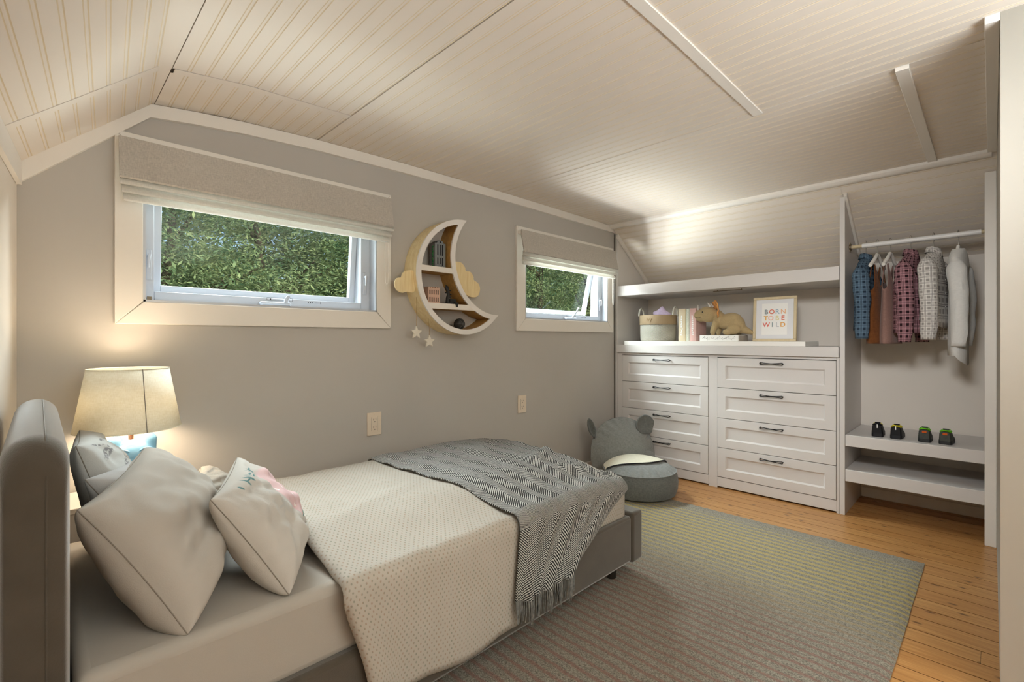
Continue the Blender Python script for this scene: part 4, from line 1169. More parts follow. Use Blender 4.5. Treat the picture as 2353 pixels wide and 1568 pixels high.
for y in (YF, YR):
    strip(rim, outer, o_in, y); strip(rim, inner, i_in, y)
    rim.add([(p[0], y, p[1]) for p in (outer[0], o_in[0], i_in[0])], [(0, 1, 2)]); rim.add([(p[0], y, p[1]) for p in (outer[-1], i_in[-1], o_in[-1])], [(0, 1, 2)])
for l in (outer, inner, o_in, i_in, [o_in[0], i_in[0]], [o_in[-1], i_in[-1]]): skin(rim, l, YF, YR)
rim.build('rim', plain('white_rim', (232, 227, 222), 0.5, 0.3), mo, merge=0.0003)
for (xa, xb, z0_, z1_) in ((1.600, 1.880, 1.615, 1.648), (1.660, 2.045, 1.388, 1.423)):
    m = MB(); m.box(xa, xb, YF + 0.001, YR, z0_, z1_); m.build('divider_face', MAT['trim'], mo, smooth=False)
    m = MB(); m.box(xa, xb, YR, YW - 0.001, z0_ + 0.002, z1_ - 0.002); m.build('divider', MAT['birchdark'], mo, smooth=False)
def cloud(pts, y, label_part):
    m = MB(); P = []
    n = len(pts)
    for i in range(n):                                   # round the outline (Catmull-Rom)
        p0, p1, p2, p3 = [Vector(pts[(i + k - 1) % n]) for k in range(4)]
        for s in range(4):
            t = s / 4; P.append(0.5 * ((2 * p1) + (p2 - p0) * t + (2 * p0 - 5 * p1 + 4 * p2 - p3) * t * t + (3 * p1 - p0 - 3 * p2 + p3) * t ** 3))
    m.prism([(p.x, y, p.y) for p in P], (0, 0.012, 0)); m.build(label_part, MAT['birch'], mo, bevel=0.001)
cloud([(1.93, 1.70), (1.957, 1.714), (2.005, 1.713), (2.037, 1.685), (2.045, 1.661), (2.086, 1.658), (2.112, 1.629), (2.116, 1.606), (2.154, 1.587), (2.171, 1.549), (2.154, 1.502), (2.112, 1.487), (2.053, 1.499), (1.98, 1.55)], 2.50, 'cloud')
cloud([(1.60, 1.60), (1.554, 1.608), (1.521, 1.592), (1.512, 1.566), (1.480, 1.556), (1.465, 1.525), (1.480, 1.488), (1.515, 1.474), (1.545, 1.482), (1.60, 1.489)], 2.44, 'cloud')
# toys on it
def slot(mb, x0, x1, y, z0, z1): mb.box(x0, x1, y - 0.0012, y + 0.002, z0, z1)
hg = thing('toy_house', (1.79, 2.46, 1.649), 'grey toy house with black slots on the top tier of the moon shelf', 'toy')
m = MB(); y0, y1 = 2.445, 2.505; out = [(1.752, 1.6485), (1.834, 1.6485), (1.834, 1.803), (1.822, 1.806)] + [(1.793 + 0.026 * math.cos(a), 1.803 + 0.020 * math.sin(a)) for a in [PI * i / 8 for i in range(9)]] + [(1.764, 1.806), (1.752, 1.803)]
m.prism([(x, y0, z) for x, z in out], (0, y1 - y0, 0)); m.build('house_block', MAT['housegrey'], hg, bevel=0.0015)
m = MB()
for k in range(3):
    x = 1.769 + k * 0.018; slot(m, x, x + 0.008, y0, 1.727, 1.795); slot(m, x, x + 0.008, y0, 1.672 - (0.008 if k == 2 else 0), 1.712)
m.tube([(1.793, y0 - 0.0012, 1.811), (1.793, y0 + 0.002, 1.811)], 0.005, 10); m.build('slots', MAT['ink'], hg, smooth=False)
m = MB()
for k in range(9): m.ell((1.7495, y0 + 0.02 + 0.004 * (k % 2), 1.660 + k * 0.015), (0.004, 0.009, 0.006), 8, 5)
m.build('vine', MAT['green'], hg)
hp = thing('toy_building', (1.745, 2.46, 1.4235), 'blush toy building with two rows of windows on the middle tier', 'toy')
m = MB(); m.box(1.702, 1.790, 2.445, 2.500, 1.4230, 1.520)
for k in range(5): m.box(1.704 + k * 0.018, 1.714 + k * 0.018, 2.446, 2.499, 1.520, 1.526)
m.build('building_block', MAT['housepink'], hp, bevel=0.001)
m = MB()
for r in range(2):
    for k in range(5):
        x = 1.711 + k * 0.0152; slot(m, x, x + 0.006, 2.445, 1.434 + r * 0.045, 1.458 + r * 0.045); m.tube([(x + 0.003, 2.4438, 1.458 + r * 0.045), (x + 0.003, 2.447, 1.458 + r * 0.045)], 0.0038, 8)
m.build('windows', MAT['leg'], hp, smooth=False)
dd = thing('toy_dragon', (1.87, 2.43, 1.4235), 'charcoal long-necked toy animal on the middle tier of the moon shelf', 'toy')
m = MB(); m.box(1.828, 1.905, 2.405, 2.475, 1.4230, 1.431)
m.tube([(1.842, 2.44, 1.430), (1.846, 2.44, 1.462), (1.853, 2.44, 1.490), (1.846, 2.44, 1.512), (1.838, 2.44, 1.526), (1.828, 2.44, 1.530)], [0.012, 0.012, 0.010, 0.010, 0.012, 0.006], 10)
m.ell((1.842, 2.44, 1.532), (0.010, 0.008, 0.008), 10, 6); m.ell((1.833, 2.44, 1.540), (0.004, 0.004, 0.007), 8, 5)
for (x, z, s) in ((1.866, 1.512, 1), (1.868, 1.488, 1), (1.834, 1.496, -1), (1.866, 1.470, 1)): m.ell((x, 2.44, z), (0.011, 0.004, 0.005), 8, 5)
m.box(1.856, 1.905, 2.425, 2.455, 1.431, 1.458)
m.build('figure', MAT['charcoal'], dd, bevel=0.001)
m = MB(); m.prism([(1.874, 2.396, 1.432), (1.899, 2.396, 1.432), (1.894, 2.396, 1.405), (1.880, 2.396, 1.405)], (0, 0.003, 0)); m.box(1.874, 1.899, 2.396, 2.415, 1.4305, 1.4345); m.build('hanging_flap', MAT['charcoal'], dd, smooth=False)
bl = thing('toy_ball', (1.953, 2.45, 1.27), 'dark engraved ball on the lowest tier of the moon shelf', 'toy')
m = MB(); m.ell((1.953, 2.455, 1.300), (0.037, 0.037, 0.037), 24, 16); m.build('ball', MAT['charcoal'], bl)
m = MB()
for k in range(3):
    m.tube([(1.953 + 0.0375 * math.cos(a) * math.cos(k * 1.05), 2.455 + 0.0375 * math.sin(a), 1.300 + 0.0375 * math.cos(a) * math.sin(k * 1.05)) for a in [2 * PI * i / 28 for i in range(28)]], 0.0008, 5, closed=True)
m.build('engraved_line', plain('worn_line', (110, 108, 106), 0.6, 0.3), bl)


def ornament(x, z, xc, zt, label):
    o = thing('star_ornament', (x, 2.45, z), label, 'ornament', 'wooden stars hanging under the moon shelf')
    m = MB(); pts = []
    for k in range(10):
        a = PI / 2 + k * PI / 5; r = 0.040 if k % 2 == 0 else 0.0185; pts.append((x + r * math.cos(a), 2.442, z + r * math.sin(a)))
    m.prism(pts, (0, 0.014, 0)); m.build('star', [plain('painted_star', (228, 222, 208), 0.6, 0.2)], o, bevel=0.002)
    m = MB(); m.tube([(x, 2.449, z + 0.034), (x + 0.001, 2.449, (z + zt) / 2), (xc, 2.449, zt)], 0.0009, 5); m.build('cord', MAT['birchdark'], o)
ornament(1.617, 1.240, 1.617, 1.456, 'small wooden star on a cord, the higher of two under the moon shelf')
ornament(1.711, 1.187, 1.706, 1.332, 'small wooden star on a cord, the lower of two under the moon shelf')

# ------------------------------------------------------------------ rug
m = MB(); nx_, ny_ = 60, 40
def rug_top(u, v):
    x = 0.62 + 2.735 * u; y = 0.252 + 1.85 * v
    e = min(u * 2.735, (1 - u) * 2.735, v * 1.85, (1 - v) * 1.85)
    return (x + 0.004 * nz(x * 9, y * 9, 3) * 0.6, y + 0.003 * nz(x * 9, y * 9, 7), 0.011 * min(1.0, (e + 0.002) / 0.008) + 0.0012 * nz(x * 12, y * 12))
m.grid(rug_top, 80, 60); m.add([(0.62, 0.252, 0.0008), (3.355, 0.252, 0.0008), (3.355, 2.102, 0.0008), (0.62, 2.102, 0.0008)], [(0, 1, 2, 3)])
tag(m.build('rug', MAT['rug']), 'woven rug striped in grey, yellow and dusty pink, under the bed foot', 'rug')

# ------------------------------------------------------------------ bed
BY0, BY1, BX1 = 1.27, 2.235, 2.105
bed = thing('bed', (1.1, 1.75, 0), 'grey velvet upholstered single bed with a tall rounded headboard', 'bed')
m = MB(); nseg = 16
def hb(u, v):
    """headboard: profile in x-z swept along y with rounded shoulders"""
    y = 1.288 + (2.25 - 1.288) * u
    e = min(u, 1 - u) * 0.962; sh_ = max(0.0, 1 - e / 0.075); drop = 0.075 * (1 - math.sqrt(max(0, 1 - sh_ * sh_))); nar = 0.012 * (1 - math.sqrt(max(0, 1 - sh_ * sh_)))
    hl = 0.0515 - nar; hr = 0.0515 - nar; xc = -0.0055; zt = 1.006 - drop; rz = 0.055
    if v < 0.28: return (xc - hl, y, 0.0 + (zt - rz) * v / 0.28)
    if v > 0.72: return (xc + hr, y, (zt - rz) * (1 - v) / 0.28)
    a = PI * (1 - (v - 0.28) / 0.44); return (xc + (hr if math.cos(a) > 0 else hl) * math.cos(a), y, zt - rz + rz * math.sin(a))
us = 40; m.grid(lambda u, v: hb(0.5 - 0.5 * math.cos(PI * u), v), us, 40)
for u in (0, 1): m.add([hb(u, i / 40) for i in range(41)], [list(range(41))])
h_ = m.build('headboard', MAT['velvet'], bed, angle=70, merge=0.0002)
m = MB(); m.tube([(0.0105, 1.2875, 0.02), (0.0105, 1.2875, 0.88), (0.0105, 1.2880, 0.928), (0.0105, 1.297, 0.958), (0.0105, 1.315, 0.984), (0.0105, 1.345, 1.002), (0.0105, 1.37, 1.0045), (0.0105, 1.6, 1.0045), (0.0105, 2.15, 1.0045)], 0.0016, 6); m.build('seam', MAT['velvet'], h_)
for (y0_, y1_) in ((BY0, BY0 + 0.055), (BY1 - 0.055, BY1)):
    bx('side_rail', (0.048, BX1 - 0.001, y0_, y1_, 0.085, 0.315), MAT['velvet'], bed, 0.014, seg=3)
bx('footboard', (BX1 + 0.001, BX1 + 0.098, BY0 - 0.006, BY1 + 0.006, 0.075, 0.328), MAT['velvet'], bed, 0.016, seg=4)
bx('slat_base', (0.05, BX1 - 0.002, BY0 + 0.056, BY1 - 0.056, 0.20, 0.30), MAT['leg'], bed)
for (x, y) in ((0.12, 1.34), (2.03, 1.34), (0.12, 2.17), (2.03, 2.17)):
    MB().lathe([(0.022, 0.0), (0.024, 0.004), (0.028, 0.086)], (x, y, 0.0115 if x > 0.6 else 0.0), 14).build('leg', MAT['leg'], bed)

# mattress with fitted sheet
m = MB(); m.box(0.050, 2.095, BY0 + 0.027, BY1 - 0.027, 0.3005, 0.513)
mt = m.build('mattress', MAT['sheet'], None, bevel=0.028, seg=4); tag(mt, 'mattress in a plain white fitted sheet on the bed', 'mattress')

# cross-section of the covers over the bed: list of (y, z) from near hem over the top to the far hem
def crest(y, x):
    n = 0.525 + 0.052 * sstep(1.30, 1.62, y) + 0.004 * math.sin(3.0 * y)
    n -= 0.030 * sstep(1.75, 2.10, x) * 1.0
    return n
def section(x, zhem, yface, out, nd=16, na=7, nt=34):
    P = []; r = 0.045; yn = yface - out; yfar = BY1 - 0.012 + out; zt = crest(1.30 + r, x) + out
    for i in range(nd): P.append((yn, zhem + (zt - r - zhem) * i / nd))
    for i in range(na): a = PI / 2 * i / na; P.append((yn + r - r * math.cos(a), zt - r + r * math.sin(a)))
    zf = crest(yfar - r, x) + out
    for i in range(nt + 1):
        y = yn + r + (yfar - yn - 2 * r) * i / nt; P.append((y, crest(y, x) + out))
    for i in range(1, na + 1): a = PI / 2 * i / na; P.append((yfar - r + r * math.sin(a), zf - r + r * math.cos(a)))
    for i in range(1, 7): P.append((yfar, zf - r - (zf - r - 0.34) * i / 6))
    return P
X0D, X1D = 0.598, 2.098
xs = [X0D + (X1D - 0.05 - X0D) * i / 64 for i in range(65)]
rows = []; 
for x in xs:
    k = sstep(1.36, 1.27, x)
    zh = 0.318 + (0.145 - 0.318) * k; yfce = 1.300 + (1.258 - 1.300) * k
    hemw = 0.008 * math.sin(x * 17) + 0.028 * (x - 0.65) * -k
    rows.append((x, section(x, zh + hemw * k, yfce, 0.012)))
for i in range(1, 7):                                      # rounded foot end
    a = PI / 2 * i / 6; x = X1D - 0.05 + 0.05 * math.sin(a); dz = 0.05 * (1 - math.cos(a))
    P = [(min(max(y, 1.288 + dz * 0.6), BY1 - dz * 0.6), z if z < 0.45 else z - dz * sstep(0.43, 0.50, z)) for y, z in section(x, 0.318, 1.300, 0.012)]
    rows.append((x, P))
for i in range(1, 6):
    f = 1 - i / 5.0 * 0.97; P = [(y, 0.318 + (z - 0.318) * f) for y, z in rows[-1][1]] if i == 1 else [(y, 0.318 + (z0q - 0.318) * f) for (y, z0q) in base_end]
    if i == 1: base_end = rows[-1][1]
    rows.append((X1D + 0.001, P))
N = len(rows[0][1]); m = MB(); vs = []; uvs = []; cu = 0
for i, (x, P) in enumerate(rows):
    cv = 0
    if i: cu += max(x - rows[i - 1][0], 0.012)
    for j, (y, z) in enumerate(P):
        if j: cv += math.hypot(y - P[j - 1][0], z - P[j - 1][1])
        px_, py_, pz_ = x, y, z
        if x < 2.06:
            wv = 0.0075 * nz(x * 7 + y * 3, y * 5, 1.0) + 0.004 * nz(x * 16, y * 11 - x * 6, 4.0)
            wv += 0.010 * math.exp(-((y - 1.66 - 0.35 * (x - 0.9)) / 0.035) ** 2) * sstep(0.66, 0.8, x) * sstep(1.25, 1.05, x)
            if z > 0.50: pz_ += wv
            elif y < 1.4: py_ -= abs(wv) * 0.8 + 0.010 * sstep(0.5, 0.2, z) * (0.5 + 0.5 * math.sin(x * 13 + 0.6)) * sstep(1.34, 1.22, x)
        # head edge: fold thickness and slight skew, near corner swings towards the foot as it hangs
        if x < 0.80:
            t = sstep(0.80, 0.61, x); px_ += t * (0.07 * sstep(0.50, 0.17, z) + 0.05 * sstep(1.5, 2.2, y) + 0.012 * nz(y * 4, z * 5, 9))
            if i == 0: pz_ -= 0.014 if z > 0.45 else 0; py_ += 0.012 if z <= 0.45 and y < 1.4 else 0
        vs.append((px_, py_, pz_)); uvs.append((cu, cv))
fs = [(i * N + j, i * N + j + 1, (i + 1) * N + j + 1, (i + 1) * N + j) for i in range(len(rows) - 1) for j in range(N - 1)]
m.add(vs, fs, uvs); dv = m.build('duvet', MAT['dots'], None, solid=0.010, angle=80)
tag(dv, 'cream dotted duvet spread over the bed and hanging on the near side', 'duvet')

# herringbone throw
m = MB(); vs = []; uvs = []; NS = 90
ref = section(1.6, 0.240, 1.252, 0.026, nd=26); NT_ = len(ref) - 9
ztop = 0.50
for i in range(NS + 1):
    s = i / NS; cv = 0
    for j in range(NT_):
        y, z = ref[j]
        top = 1.0 if j >= 26 else 0.0
        hd = 0.0 if j >= 26 else 1 - j / 26.0                     # 0 at the edge of the bed top, 1 at the hem
        t = sstep(1.25, 2.2, y) if top else 0.0
        xa = 1.262 - 0.030 * hd + (-0.075) * t; xb = 2.000 - 0.42 * hd ** 0.9 + 0.07 * t
        x = xa + (xb - xa) * s
        P = section(x, 0.240 + 0.0 * s, 1.252, 0.026, nd=26)
        y, z = P[j]
        amp = 0.35 + 0.65 * hd if not top else 0.35 * (1 - 0.55 * t)
        f = 0.0
        for (c, w, a) in ((0.13, 0.045, 1.0), (0.27, 0.035, 0.75), (0.44, 0.055, 1.0), (0.63, 0.04, 0.8), (0.80, 0.05, 0.9)):
            cc = c + 0.10 * t; f += a * math.exp(-((s - cc) / w) ** 2)
        f = f * (0.030 + 0.012 * hd) * amp
        f += 0.010 * nz(x * 9, y * 9 + z * 6, 2.0) * (0.5 + t)
        # bunched folds near the foot
        if top: f += 0.040 * sstep(0.55, 0.72, s) * math.exp(-((y - 1.62 - 0.30 * (s - 0.7)) / 0.05) ** 2) * sstep(1.0, 0.86, s) + 0.028 * sstep(0.6, 0.75, s) * math.exp(-((y - 1.47 + 0.5 * (s - 0.7)) / 0.035) ** 2) + 0.020 * math.exp(-((s - 0.58) / 0.06) ** 2 - ((y - 1.95) / 0.12) ** 2)
        if x > 2.06 and top: z -= (x - 2.06) * 0.6
        if top: z += f
        else: y -= f + 0.004
        if top and j < 33: y -= f * (1 - (j - 26) / 7.0)
        if j: cv += 0.0265 if top else 0.0115
        vs.append((x, y, z)); uvs.append((s * 0.78, cv))
fs = [(i * NT_ + j, i * NT_ + j + 1, (i + 1) * NT_ + j + 1, (i + 1) * NT_ + j) for i in range(NS) for j in range(NT_ - 1)]
m.add(vs, fs, uvs); tw = m.build('throw_blanket', MAT['herring'], None, solid=0.006, angle=80)
tag(tw, 'grey black and white herringbone throw with fringe across the bed foot', 'blanket')
hem = [Vector(vs[i * NT_]) for i in range(NS + 1)]
m = MB(); random.seed(11)
for i in range(NS):
    for q in range(1):
        p = hem[i].lerp(hem[i + 1], 0.5); L = random.uniform(0.070, 0.088)
        m.tube([p + Vector((0, 0.001, 0.004)), p + Vector((random.uniform(-0.003, 0.003), -0.002, -L * 0.5)), p + Vector((random.uniform(-0.006, 0.006), 0.001, -L))], [0.0026, 0.0024, 0.0018], 5)
fo = m.build('fringe', MAT['fringe'], tw); fo['kind'] = 'stuff'


# ------------------------------------------------------------------ pillows
def pillow(name, A, B, C, T, mat, label, T2=None, wr=0.016, bow=0.07, power=0.36, seed=0.0, n=56, droop=0.0, sm_=None):
    """A near-top corner, B near-bottom, C far-top; the front face looks along the normal towards the bed foot"""
    A, B, C = map(Vector, (A, B, C)); E1 = C - A; E2 = B - A; nn = E1.cross(E2).normalized()
    if nn.x < 0: nn = -nn
    T2 = T if T2 is None else T2
    def pt(u, v, s):
        U, V = 2 * u - 1, 2 * v - 1
        uu = 0.5 + 0.5 * U * (1 - bow * (1 - V * V)); vv = 0.5 + 0.5 * V * (1 - bow * (1 - U * U))
        t = max(0.0, (1 - U * U) * (1 - V * V)) ** power
        t *= 1 + 0.18 * V
        P = A + E1 * uu + E2 * vv
        edge = min(1 - abs(U), 1 - abs(V))
        w = wr * (nz(u * 4 + seed, v * 4, s) + 0.6 * nz(u * 9 + seed, v * 7, s + 3)) * min(1, edge * 6)
        rg = 1 - abs(nz(u * 5 + v * 3.5 + seed, v * 2.2 - u * 1.5, s + 7)) * 5           # sharp creases
        w -= wr * 0.40 * max(0, rg) * min(1, edge * 3)
        rad = math.atan2(V, U); w += wr * 0.25 * math.sin(rad * 9 + seed) * max(0, (math.hypot(U, V) - 0.55)) * min(1, edge * 8)
        if s < 0: w *= 0.3
        return P + nn * (s * (T if s > 0 else T2) * t + w) + Vector((0, 0, -droop * (1 - V) * 0.5 * (1 - U * U)))
    m = MB()
    cf = lambda q: 0.5 - 0.5 * math.cos(PI * q)
    m.grid(lambda u, v: pt(cf(u), cf(v), 1), n, n, lambda u, v: (cf(u), cf(v)))
    m.grid(lambda u, v: pt(cf(u), cf(v), -1), n, n, lambda u, v: (-0.9, -0.9))
    root = thing(name, (A + B + C + (B + C - A)) / 4, label, 'pillow')
    m.build('pillow_body', mat, root, merge=0.0006, angle=100)
    m = MB(); e = [(i / 24, 0) for i in range(24)] + [(1, i / 24) for i in range(24)] + [(1 - i / 24, 1) for i in range(24)] + [(0, 1 - i / 24) for i in range(24)]
    m.tube([pt(u, v, 1) for u, v in e], 0.0014, 6, closed=True); m.build('piping', sm_ or MAT['seam'], root)
    return root


pillow('pillow', (0.075, 1.84, 0.895), (0.17, 1.80, 0.585), (0.10, 2.22, 0.885), 0.10, MAT['print2'], 'white pillow with ink drawings leaning on the headboard', seed=2.0, T2=0.05)
pillow('pillow', (0.085, 1.66, 0.835), (0.235, 1.60, 0.56), (0.27, 2.14, 0.795), 0.105, MAT['pillow2'], 'plain cool white pillow between the printed and the big front one', seed=5.0, T2=0.07)
pillow('pillow', (0.060, 1.415, 0.824), (0.245, 1.315, 0.515), (0.245, 1.95, 0.845), 0.135, MAT['pillow'], 'largest plain white pillow, leaning nearest the headboard edge', seed=1.0, T2=0.115, wr=0.020)
pillow('pillow', (0.37, 1.93, 0.70), (0.47, 1.90, 0.565), (0.45, 2.18, 0.70), 0.07, MAT['dots'], 'small cream dotted pillow half hidden behind the printed one', seed=9.0)
pillow('pillow', (0.322, 1.455, 0.775), (0.472, 1.318, 0.520), (0.485, 1.835, 0.790), 0.095, MAT['print'], 'small white pillow printed with pink shape and grey flowers', seed=7.0, T2=0.085)

# ------------------------------------------------------------------ nightstand and lamp
ns = thing('nightstand', (0.25, 2.385, 0), 'small white nightstand under the lamp, hidden behind the bed', 'nightstand')
bx('top', (0.06, 0.44, 2.265, 2.515, 0.585, 0.605), MAT['cabinet'], ns, 0.003)
bx('body', (0.075, 0.425, 2.275, 2.505, 0.33, 0.585), MAT['cabinet'], ns, 0.003)
for x in (0.09, 0.41):
    for y in (2.29, 2.49): MB().tube([(x, y, 0.0), (x, y, 0.33)], [0.011, 0.016], 10).build('leg', MAT['ash'], ns)
LX, LY = 0.248, 2.352
lm = thing('table_lamp', (LX, LY, 0.605), 'table lamp with cream tapered shade and pale blue animal face base', 'lamp')
m = MB(); m.ell((LX + 0.010, LY, 0.705), (0.082, 0.062, 0.098), 24, 16); m.ell((LX + 0.010, LY, 0.755), (0.078, 0.058, 0.058), 20, 12); m.ell((LX + 0.010, LY, 0.622), (0.055, 0.050, 0.017))
for s in (-1, 1): m.tube([(LX + 0.010 + s * 0.042, LY, 0.775), (LX + 0.010 + s * 0.054, LY - 0.004, 0.815), (LX + 0.010 + s * 0.050, LY - 0.006, 0.842)], [0.036, 0.024, 0.007], 14)
m.build('base', MAT['blueglaze'], lm, remesh=0.005, sm=4)
for s in (-1, 1):
    m = MB(); cxx, czz = LX + 0.010 + s * 0.038, 0.752
    m.tube([(cxx + 0.030 * math.cos(a), LY - 0.0545 + 0.010 * abs(math.cos(a) + s * 0.4) , czz + 0.030 * math.sin(a)) for a in [2 * PI * i / 24 for i in range(24)]], 0.0035, 8, closed=True); m.build('eye_ring', MAT['blueglaze'], lm)
m = MB(); m.tube([(LX + 0.006, LY, 0.80), (LX + 0.006, LY, 0.875)], 0.0085, 14); m.build('neck', MAT['copper'], lm)
m = MB()
rb, rt, z0_, z1_ = 0.166, 0.127, 0.856, 1.087
m.lathe([(rb, 0.0), (rt, z1_ - z0_)], (LX, LY, z0_), 64, cap=False)
sd = m.build('shade', MAT['shade'], lm, solid=0.0012)
for (r, z) in ((rb, z0_), (rt, z1_)):
    m = MB(); m.tube([(LX + r * math.cos(a), LY + r * math.sin(a), z) for a in [2 * PI * i / 48 for i in range(48)]], 0.0016, 6, closed=True); m.build('shade_ring', MAT['shade'], sd)
a = math.radians(-78); m = MB(); m.tube([(LX + (rb + 0.001) * math.cos(a), LY + (rb + 0.001) * math.sin(a), z0_), (LX + (rt + 0.001) * math.cos(a), LY + (rt + 0.001) * math.sin(a), z1_)], 0.0013, 5); m.build('shade_seam', MAT['seam'], sd)
m = MB(); m.ell((LX, LY, 0.955), (0.028, 0.028, 0.036)); m.tube([(LX, LY, 0.87), (LX, LY, 0.93)], 0.013, 10)
m.build('bulb', MAT['paper'], lm)
for k in range(3):
    a = 2 * PI * k / 3; m = MB(); m.tube([(LX, LY, 0.885), (LX + 0.9 * rb * math.cos(a), LY + 0.9 * rb * math.sin(a), 0.885), (LX + (rb - 0.006) * math.cos(a), LY + (rb - 0.006) * math.sin(a), 0.875)], 0.0012, 5); m.build('shade_spider', MAT['chrome'], lm)
for (dx, dy, dz) in ((0.06, 0, 0.0), (-0.06, 0, 0.0)):
    lamp('bulb_light', 'POINT', (LX + dx, LY + dy, 0.938), None, 3.2, (1.0, 0.80, 0.57), shadow_soft_size=0.045)

# ------------------------------------------------------------------ bear bean bag
bb = thing('bean_bag_chair', (3.32, 1.93, 0.0115), 'grey wool bear bean bag with ears in the corner by the drawers', 'bean bag')
SC = Vector((3.315, 1.935, 0.0118)); SR = 0.288
m = MB(); prof = [(0.0, 0.0), (0.24, 0.0), (0.272, 0.016), (0.287, 0.06), (0.290, 0.11), (0.284, 0.155), (0.272, 0.185)]
m.lathe(prof, SC, 56); m.build('seat', MAT['felt_dark'], bb)
def dome(u, v, off=0.0):
    a = 2 * PI * v; r = 0.272 * u; pleat = 0.006 * math.sin(a * 26) * sstep(0.70, 0.95, u) * sstep(1.02, 0.95, u) + 0.004 * nz(math.cos(a) * 3, math.sin(a) * 3, u * 4)
    z = 0.185 + 0.072 * (1 - u ** 3.2) + pleat
    return Vector((SC.x + (r + off) * math.cos(a), SC.y + (r + off) * math.sin(a), SC.z + z + off))
m = MB(); m.grid(lambda u, v: dome(u, v), 20, 156); m.build('seat_top', MAT['felt'], bb, merge=0.0003, angle=100)
m = MB(); m.tube([(SC.x + 0.275 * math.cos(a), SC.y + 0.275 * math.sin(a), SC.z + 0.186) for a in [2 * PI * i / 64 for i in range(64)]], 0.004, 8, closed=True); m.build('piping', MAT['felt'], bb)
# cream lap panel over the rear half of the seat with dark piped edge
fdir = Vector((-0.45, -0.89)).normalized(); fr_a = math.atan2(fdir.y, fdir.x); side = Vector((-fdir.y, fdir.x))
def seat_z(r):
    u = r / 0.272
    return SC.z + (0.185 + 0.072 * (1 - min(1, u) ** 3.2) + 0.005 if u <= 1 else 0.19 - (r - 0.272) * 5.5)
def band(u, v):
    s = (2 * u - 1); lat = s * 0.286; fw = 0.140 - 0.19 * s * s        # forward edge arcs towards the sitter
    back = -math.sqrt(max(0, 0.272 ** 2 - min(0.271, abs(lat)) ** 2))
    f = back + (fw - back) * v if fw > back else back
    p = fdir * f + side * lat; r = p.length
    return (SC.x + p.x, SC.y + p.y, seat_z(min(r, 0.292)) + 0.006 + 0.003 * math.sin(v * 9) * (1 - s * s))
m = MB(); m.grid(band, 30, 16); m.build('lap_panel', MAT['cream'], bb, solid=0.004)
m = MB(); m.tube([Vector(band(i / 30, 1.0)) + Vector((0, 0, 0.001)) for i in range(31)], 0.0042, 8); m.build('panel_piping', MAT['piping'], bb)
# back cushion, leaning in the corner
BC = Vector((3.515, 2.205, 0.252)); tang = Vector((0.865, -0.50, 0)).normalized(); nrmb = Vector((-0.50, -0.865, 0)); upv = Vector((0.10, 0.16, 0.98)).normalized(); nb = tang.cross(upv).normalized()
if nb.dot(nrmb) < 0: nb = -nb
m = MB()
def back(u, v, s):
    a = 2 * PI * v; rr = u; px_ = rr * math.cos(a) * 0.295; pz_ = rr * math.sin(a) * 0.285
    if pz_ < 0: pz_ *= 1.0; px_ *= 1.0 + 0.10 * min(1, -pz_ / 0.25)
    t = (1 - u ** 2.6) * (0.115 if s > 0 else 0.085); g = 0.010 * math.sin(a * 22) * sstep(0.62, 0.92, u) * sstep(1.0, 0.93, u) * sstep(-0.2, 0.3, math.sin(a))
    return BC + tang * px_ + upv * pz_ + nb * (s * t + s * g + 0.006 * nz(px_ * 8, pz_ * 8, s))
for s in (-1, 1): m.grid(lambda u, v, s=s: back(u, v, s), 20, 110)
m.build('backrest', MAT['felt'], bb, merge=0.0006, angle=100)
def ear(c, rot, sc):
    m = MB(); c = Vector(c); R_ = Matrix.Rotation(rot, 3, nb)
    def f(u, v):
        a = 2 * PI * v; r = u
        q = Vector((tang * (0.082 * sc * r * math.cos(a)) + upv * (0.086 * r * math.sin(a) + 0.068)) + nb * (0.030 * r * r - 0.012))
        pin = sstep(0.055, -0.03, q.dot(upv)); q -= tang * q.dot(tang) * 0.5 * pin
        return c + R_ @ q
    m.grid(f, 10, 32); return m.build('ear', MAT['felt_dark'], bb, solid=0.012, merge=0.0004, angle=90)
ear(BC + tang * 0.228 + upv * 0.148 + nb * 0.05, math.radians(30), 1.12)
ear(BC - tang * 0.262 + upv * 0.135 + nb * 0.0, math.radians(14), 0.42)
m = MB(); m.tube([BC + tang * 0.14 + upv * -0.02 + nb * 0.05, BC + tang * 0.22 + upv * -0.06 + nb * 0.03, BC + tang * 0.29 + upv * -0.15 + nb * 0.0, BC + tang * 0.33 + upv * -0.19], [0.05, 0.055, 0.04, 0.02], 12); m.build('arm', MAT['felt'], bb)

# ------------------------------------------------------------------ outside: ground and woods
struct(MB().box(-20, 40, 2.9, 45, -2.9, -2.6).build('ground', MAT['grass'], smooth=False))


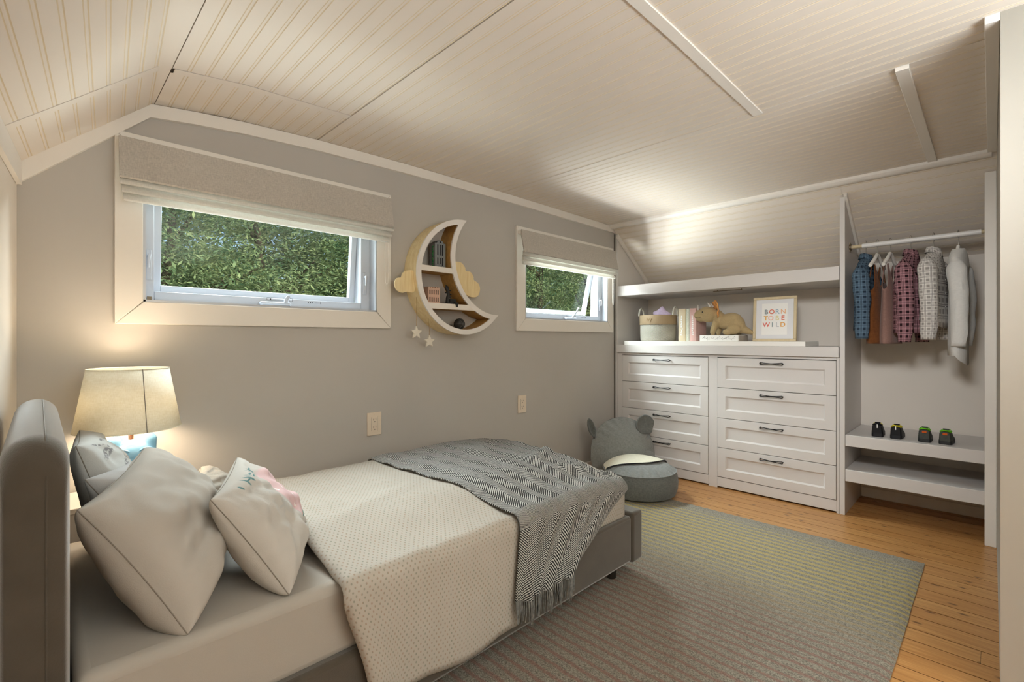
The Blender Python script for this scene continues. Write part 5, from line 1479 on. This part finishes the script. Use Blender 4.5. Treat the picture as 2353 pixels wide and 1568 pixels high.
def leaves(n, cx, cy, cz, rx_, ry_, rz_, size, seed):
    r = np.random.default_rng(seed); nc = max(20, n // 220)
    d = r.normal(size=(nc, 3)); d /= np.linalg.norm(d, axis=1)[:, None]; d *= r.uniform(0.25, 1.0, (nc, 1)) ** 0.6
    cc = d * np.array([rx_, ry_, rz_]) + np.array([cx, cy, cz])
    idx = r.integers(0, nc, n); p = cc[idx] + r.normal(size=(n, 3)) * np.array([0.42, 0.42, 0.13])
    yaw = r.uniform(0, 2 * np.pi, n); tilt = r.normal(0, 0.5, n); s = size * r.uniform(0.6, 1.3, n)
    ax = np.stack([np.cos(yaw) * np.cos(tilt), np.sin(yaw) * np.cos(tilt), np.sin(tilt)], 1) * s[:, None]
    b = np.cross(ax, r.normal(size=(n, 3))); b /= np.linalg.norm(b, axis=1)[:, None] + 1e-9; b[:, 2] *= 0.5; b *= (s * 0.36)[:, None]
    v = np.stack([p - ax, p + b, p + ax, p - b], 1).reshape(-1, 3)
    me = bpy.data.meshes.new('foliage'); me.vertices.add(4 * n); me.vertices.foreach_set('co', v.astype(np.float32).ravel())
    me.loops.add(4 * n); me.loops.foreach_set('vertex_index', np.arange(4 * n, dtype=np.int32))
    me.polygons.add(n); me.polygons.foreach_set('loop_start', np.arange(0, 4 * n, 4, dtype=np.int32)); me.polygons.foreach_set('loop_total', np.full(n, 4, dtype=np.int32))
    me.update(calc_edges=True); me.materials.append(MAT['leaf'])
    o = bpy.data.objects.new('foliage', me); COL.objects.link(o); o['kind'] = 'stuff'
    return o


def tree(x, y, h, r, n, seed, label, group, trunk=0.13, lean=0.0, size=0.047):
    rr = random.Random(seed)
    t = thing('tree', (x, y, -2.6), label, 'tree', group)
    m = MB(); pts = [(x + lean * k + 0.12 * math.sin(k * 1.3 + seed), y + 0.1 * math.cos(k + seed), -2.6 + h * 0.8 * k / 6) for k in range(7)]
    m.tube(pts, [trunk * (1 - 0.10 * k) for k in range(7)], 8)
    for k in range(7):
        b = Vector(pts[2 + k % 4]); a = rr.uniform(0, 2 * PI); L = rr.uniform(0.5, 0.9) * r
        e = b + Vector((math.cos(a) * L, math.sin(a) * L, rr.uniform(0.3, 1.0)))
        m.tube([b, b.lerp(e, 0.5) + Vector((0, 0, -0.12)), e], [trunk * 0.5, trunk * 0.3, trunk * 0.12], 6)
    m.build('trunk', MAT['bark'], t)
    adopt(leaves(n, x + lean * 3, y, -2.6 + h * 0.56, r, r, h * 0.44, size, seed), t)


A_ = 'leafy tree in the woods outside the wide window'; GA = 'trees outside the wide window'
B_ = 'leafy tree in the woods outside the window by the drawers'; GB = 'trees outside the window by the drawers'
for i, (x, y, h, r) in enumerate(((1.2, 9.5, 8.2, 1.9), (3.2, 10.0, 8.6, 2.0), (5.2, 9.8, 8.3, 2.0), (0.6, 12.8, 9.0, 2.2), (3.9, 13.2, 9.5, 2.4), (7.0, 13.0, 9.0, 2.3), (2.4, 16.5, 10, 2.9), (6.2, 17.0, 10, 2.9))):
    tree(x, y, h, r, 32000 if i < 3 else 19000, 20 + i, A_, GA, lean=0.05 * (-1) ** i, size=0.047 if i < 3 else 0.085)
for i, (x, y, h, r) in enumerate(((9.6, 8.8, 8.3, 1.9), (12.0, 8.6, 8.0, 2.0), (14.6, 10.0, 8.6, 2.1), (11.4, 12.0, 9.0, 2.3), (16.5, 12.5, 9.2, 2.4), (20.5, 14.0, 9.5, 2.6), (15.8, 15.5, 10, 2.8), (20.0, 17.5, 10.5, 3.0))):
    tree(x, y, h, r, 32000 if i < 3 else 19000, 40 + i, B_, GB, lean=0.05 * (-1) ** i, size=0.047 if i < 3 else 0.085)
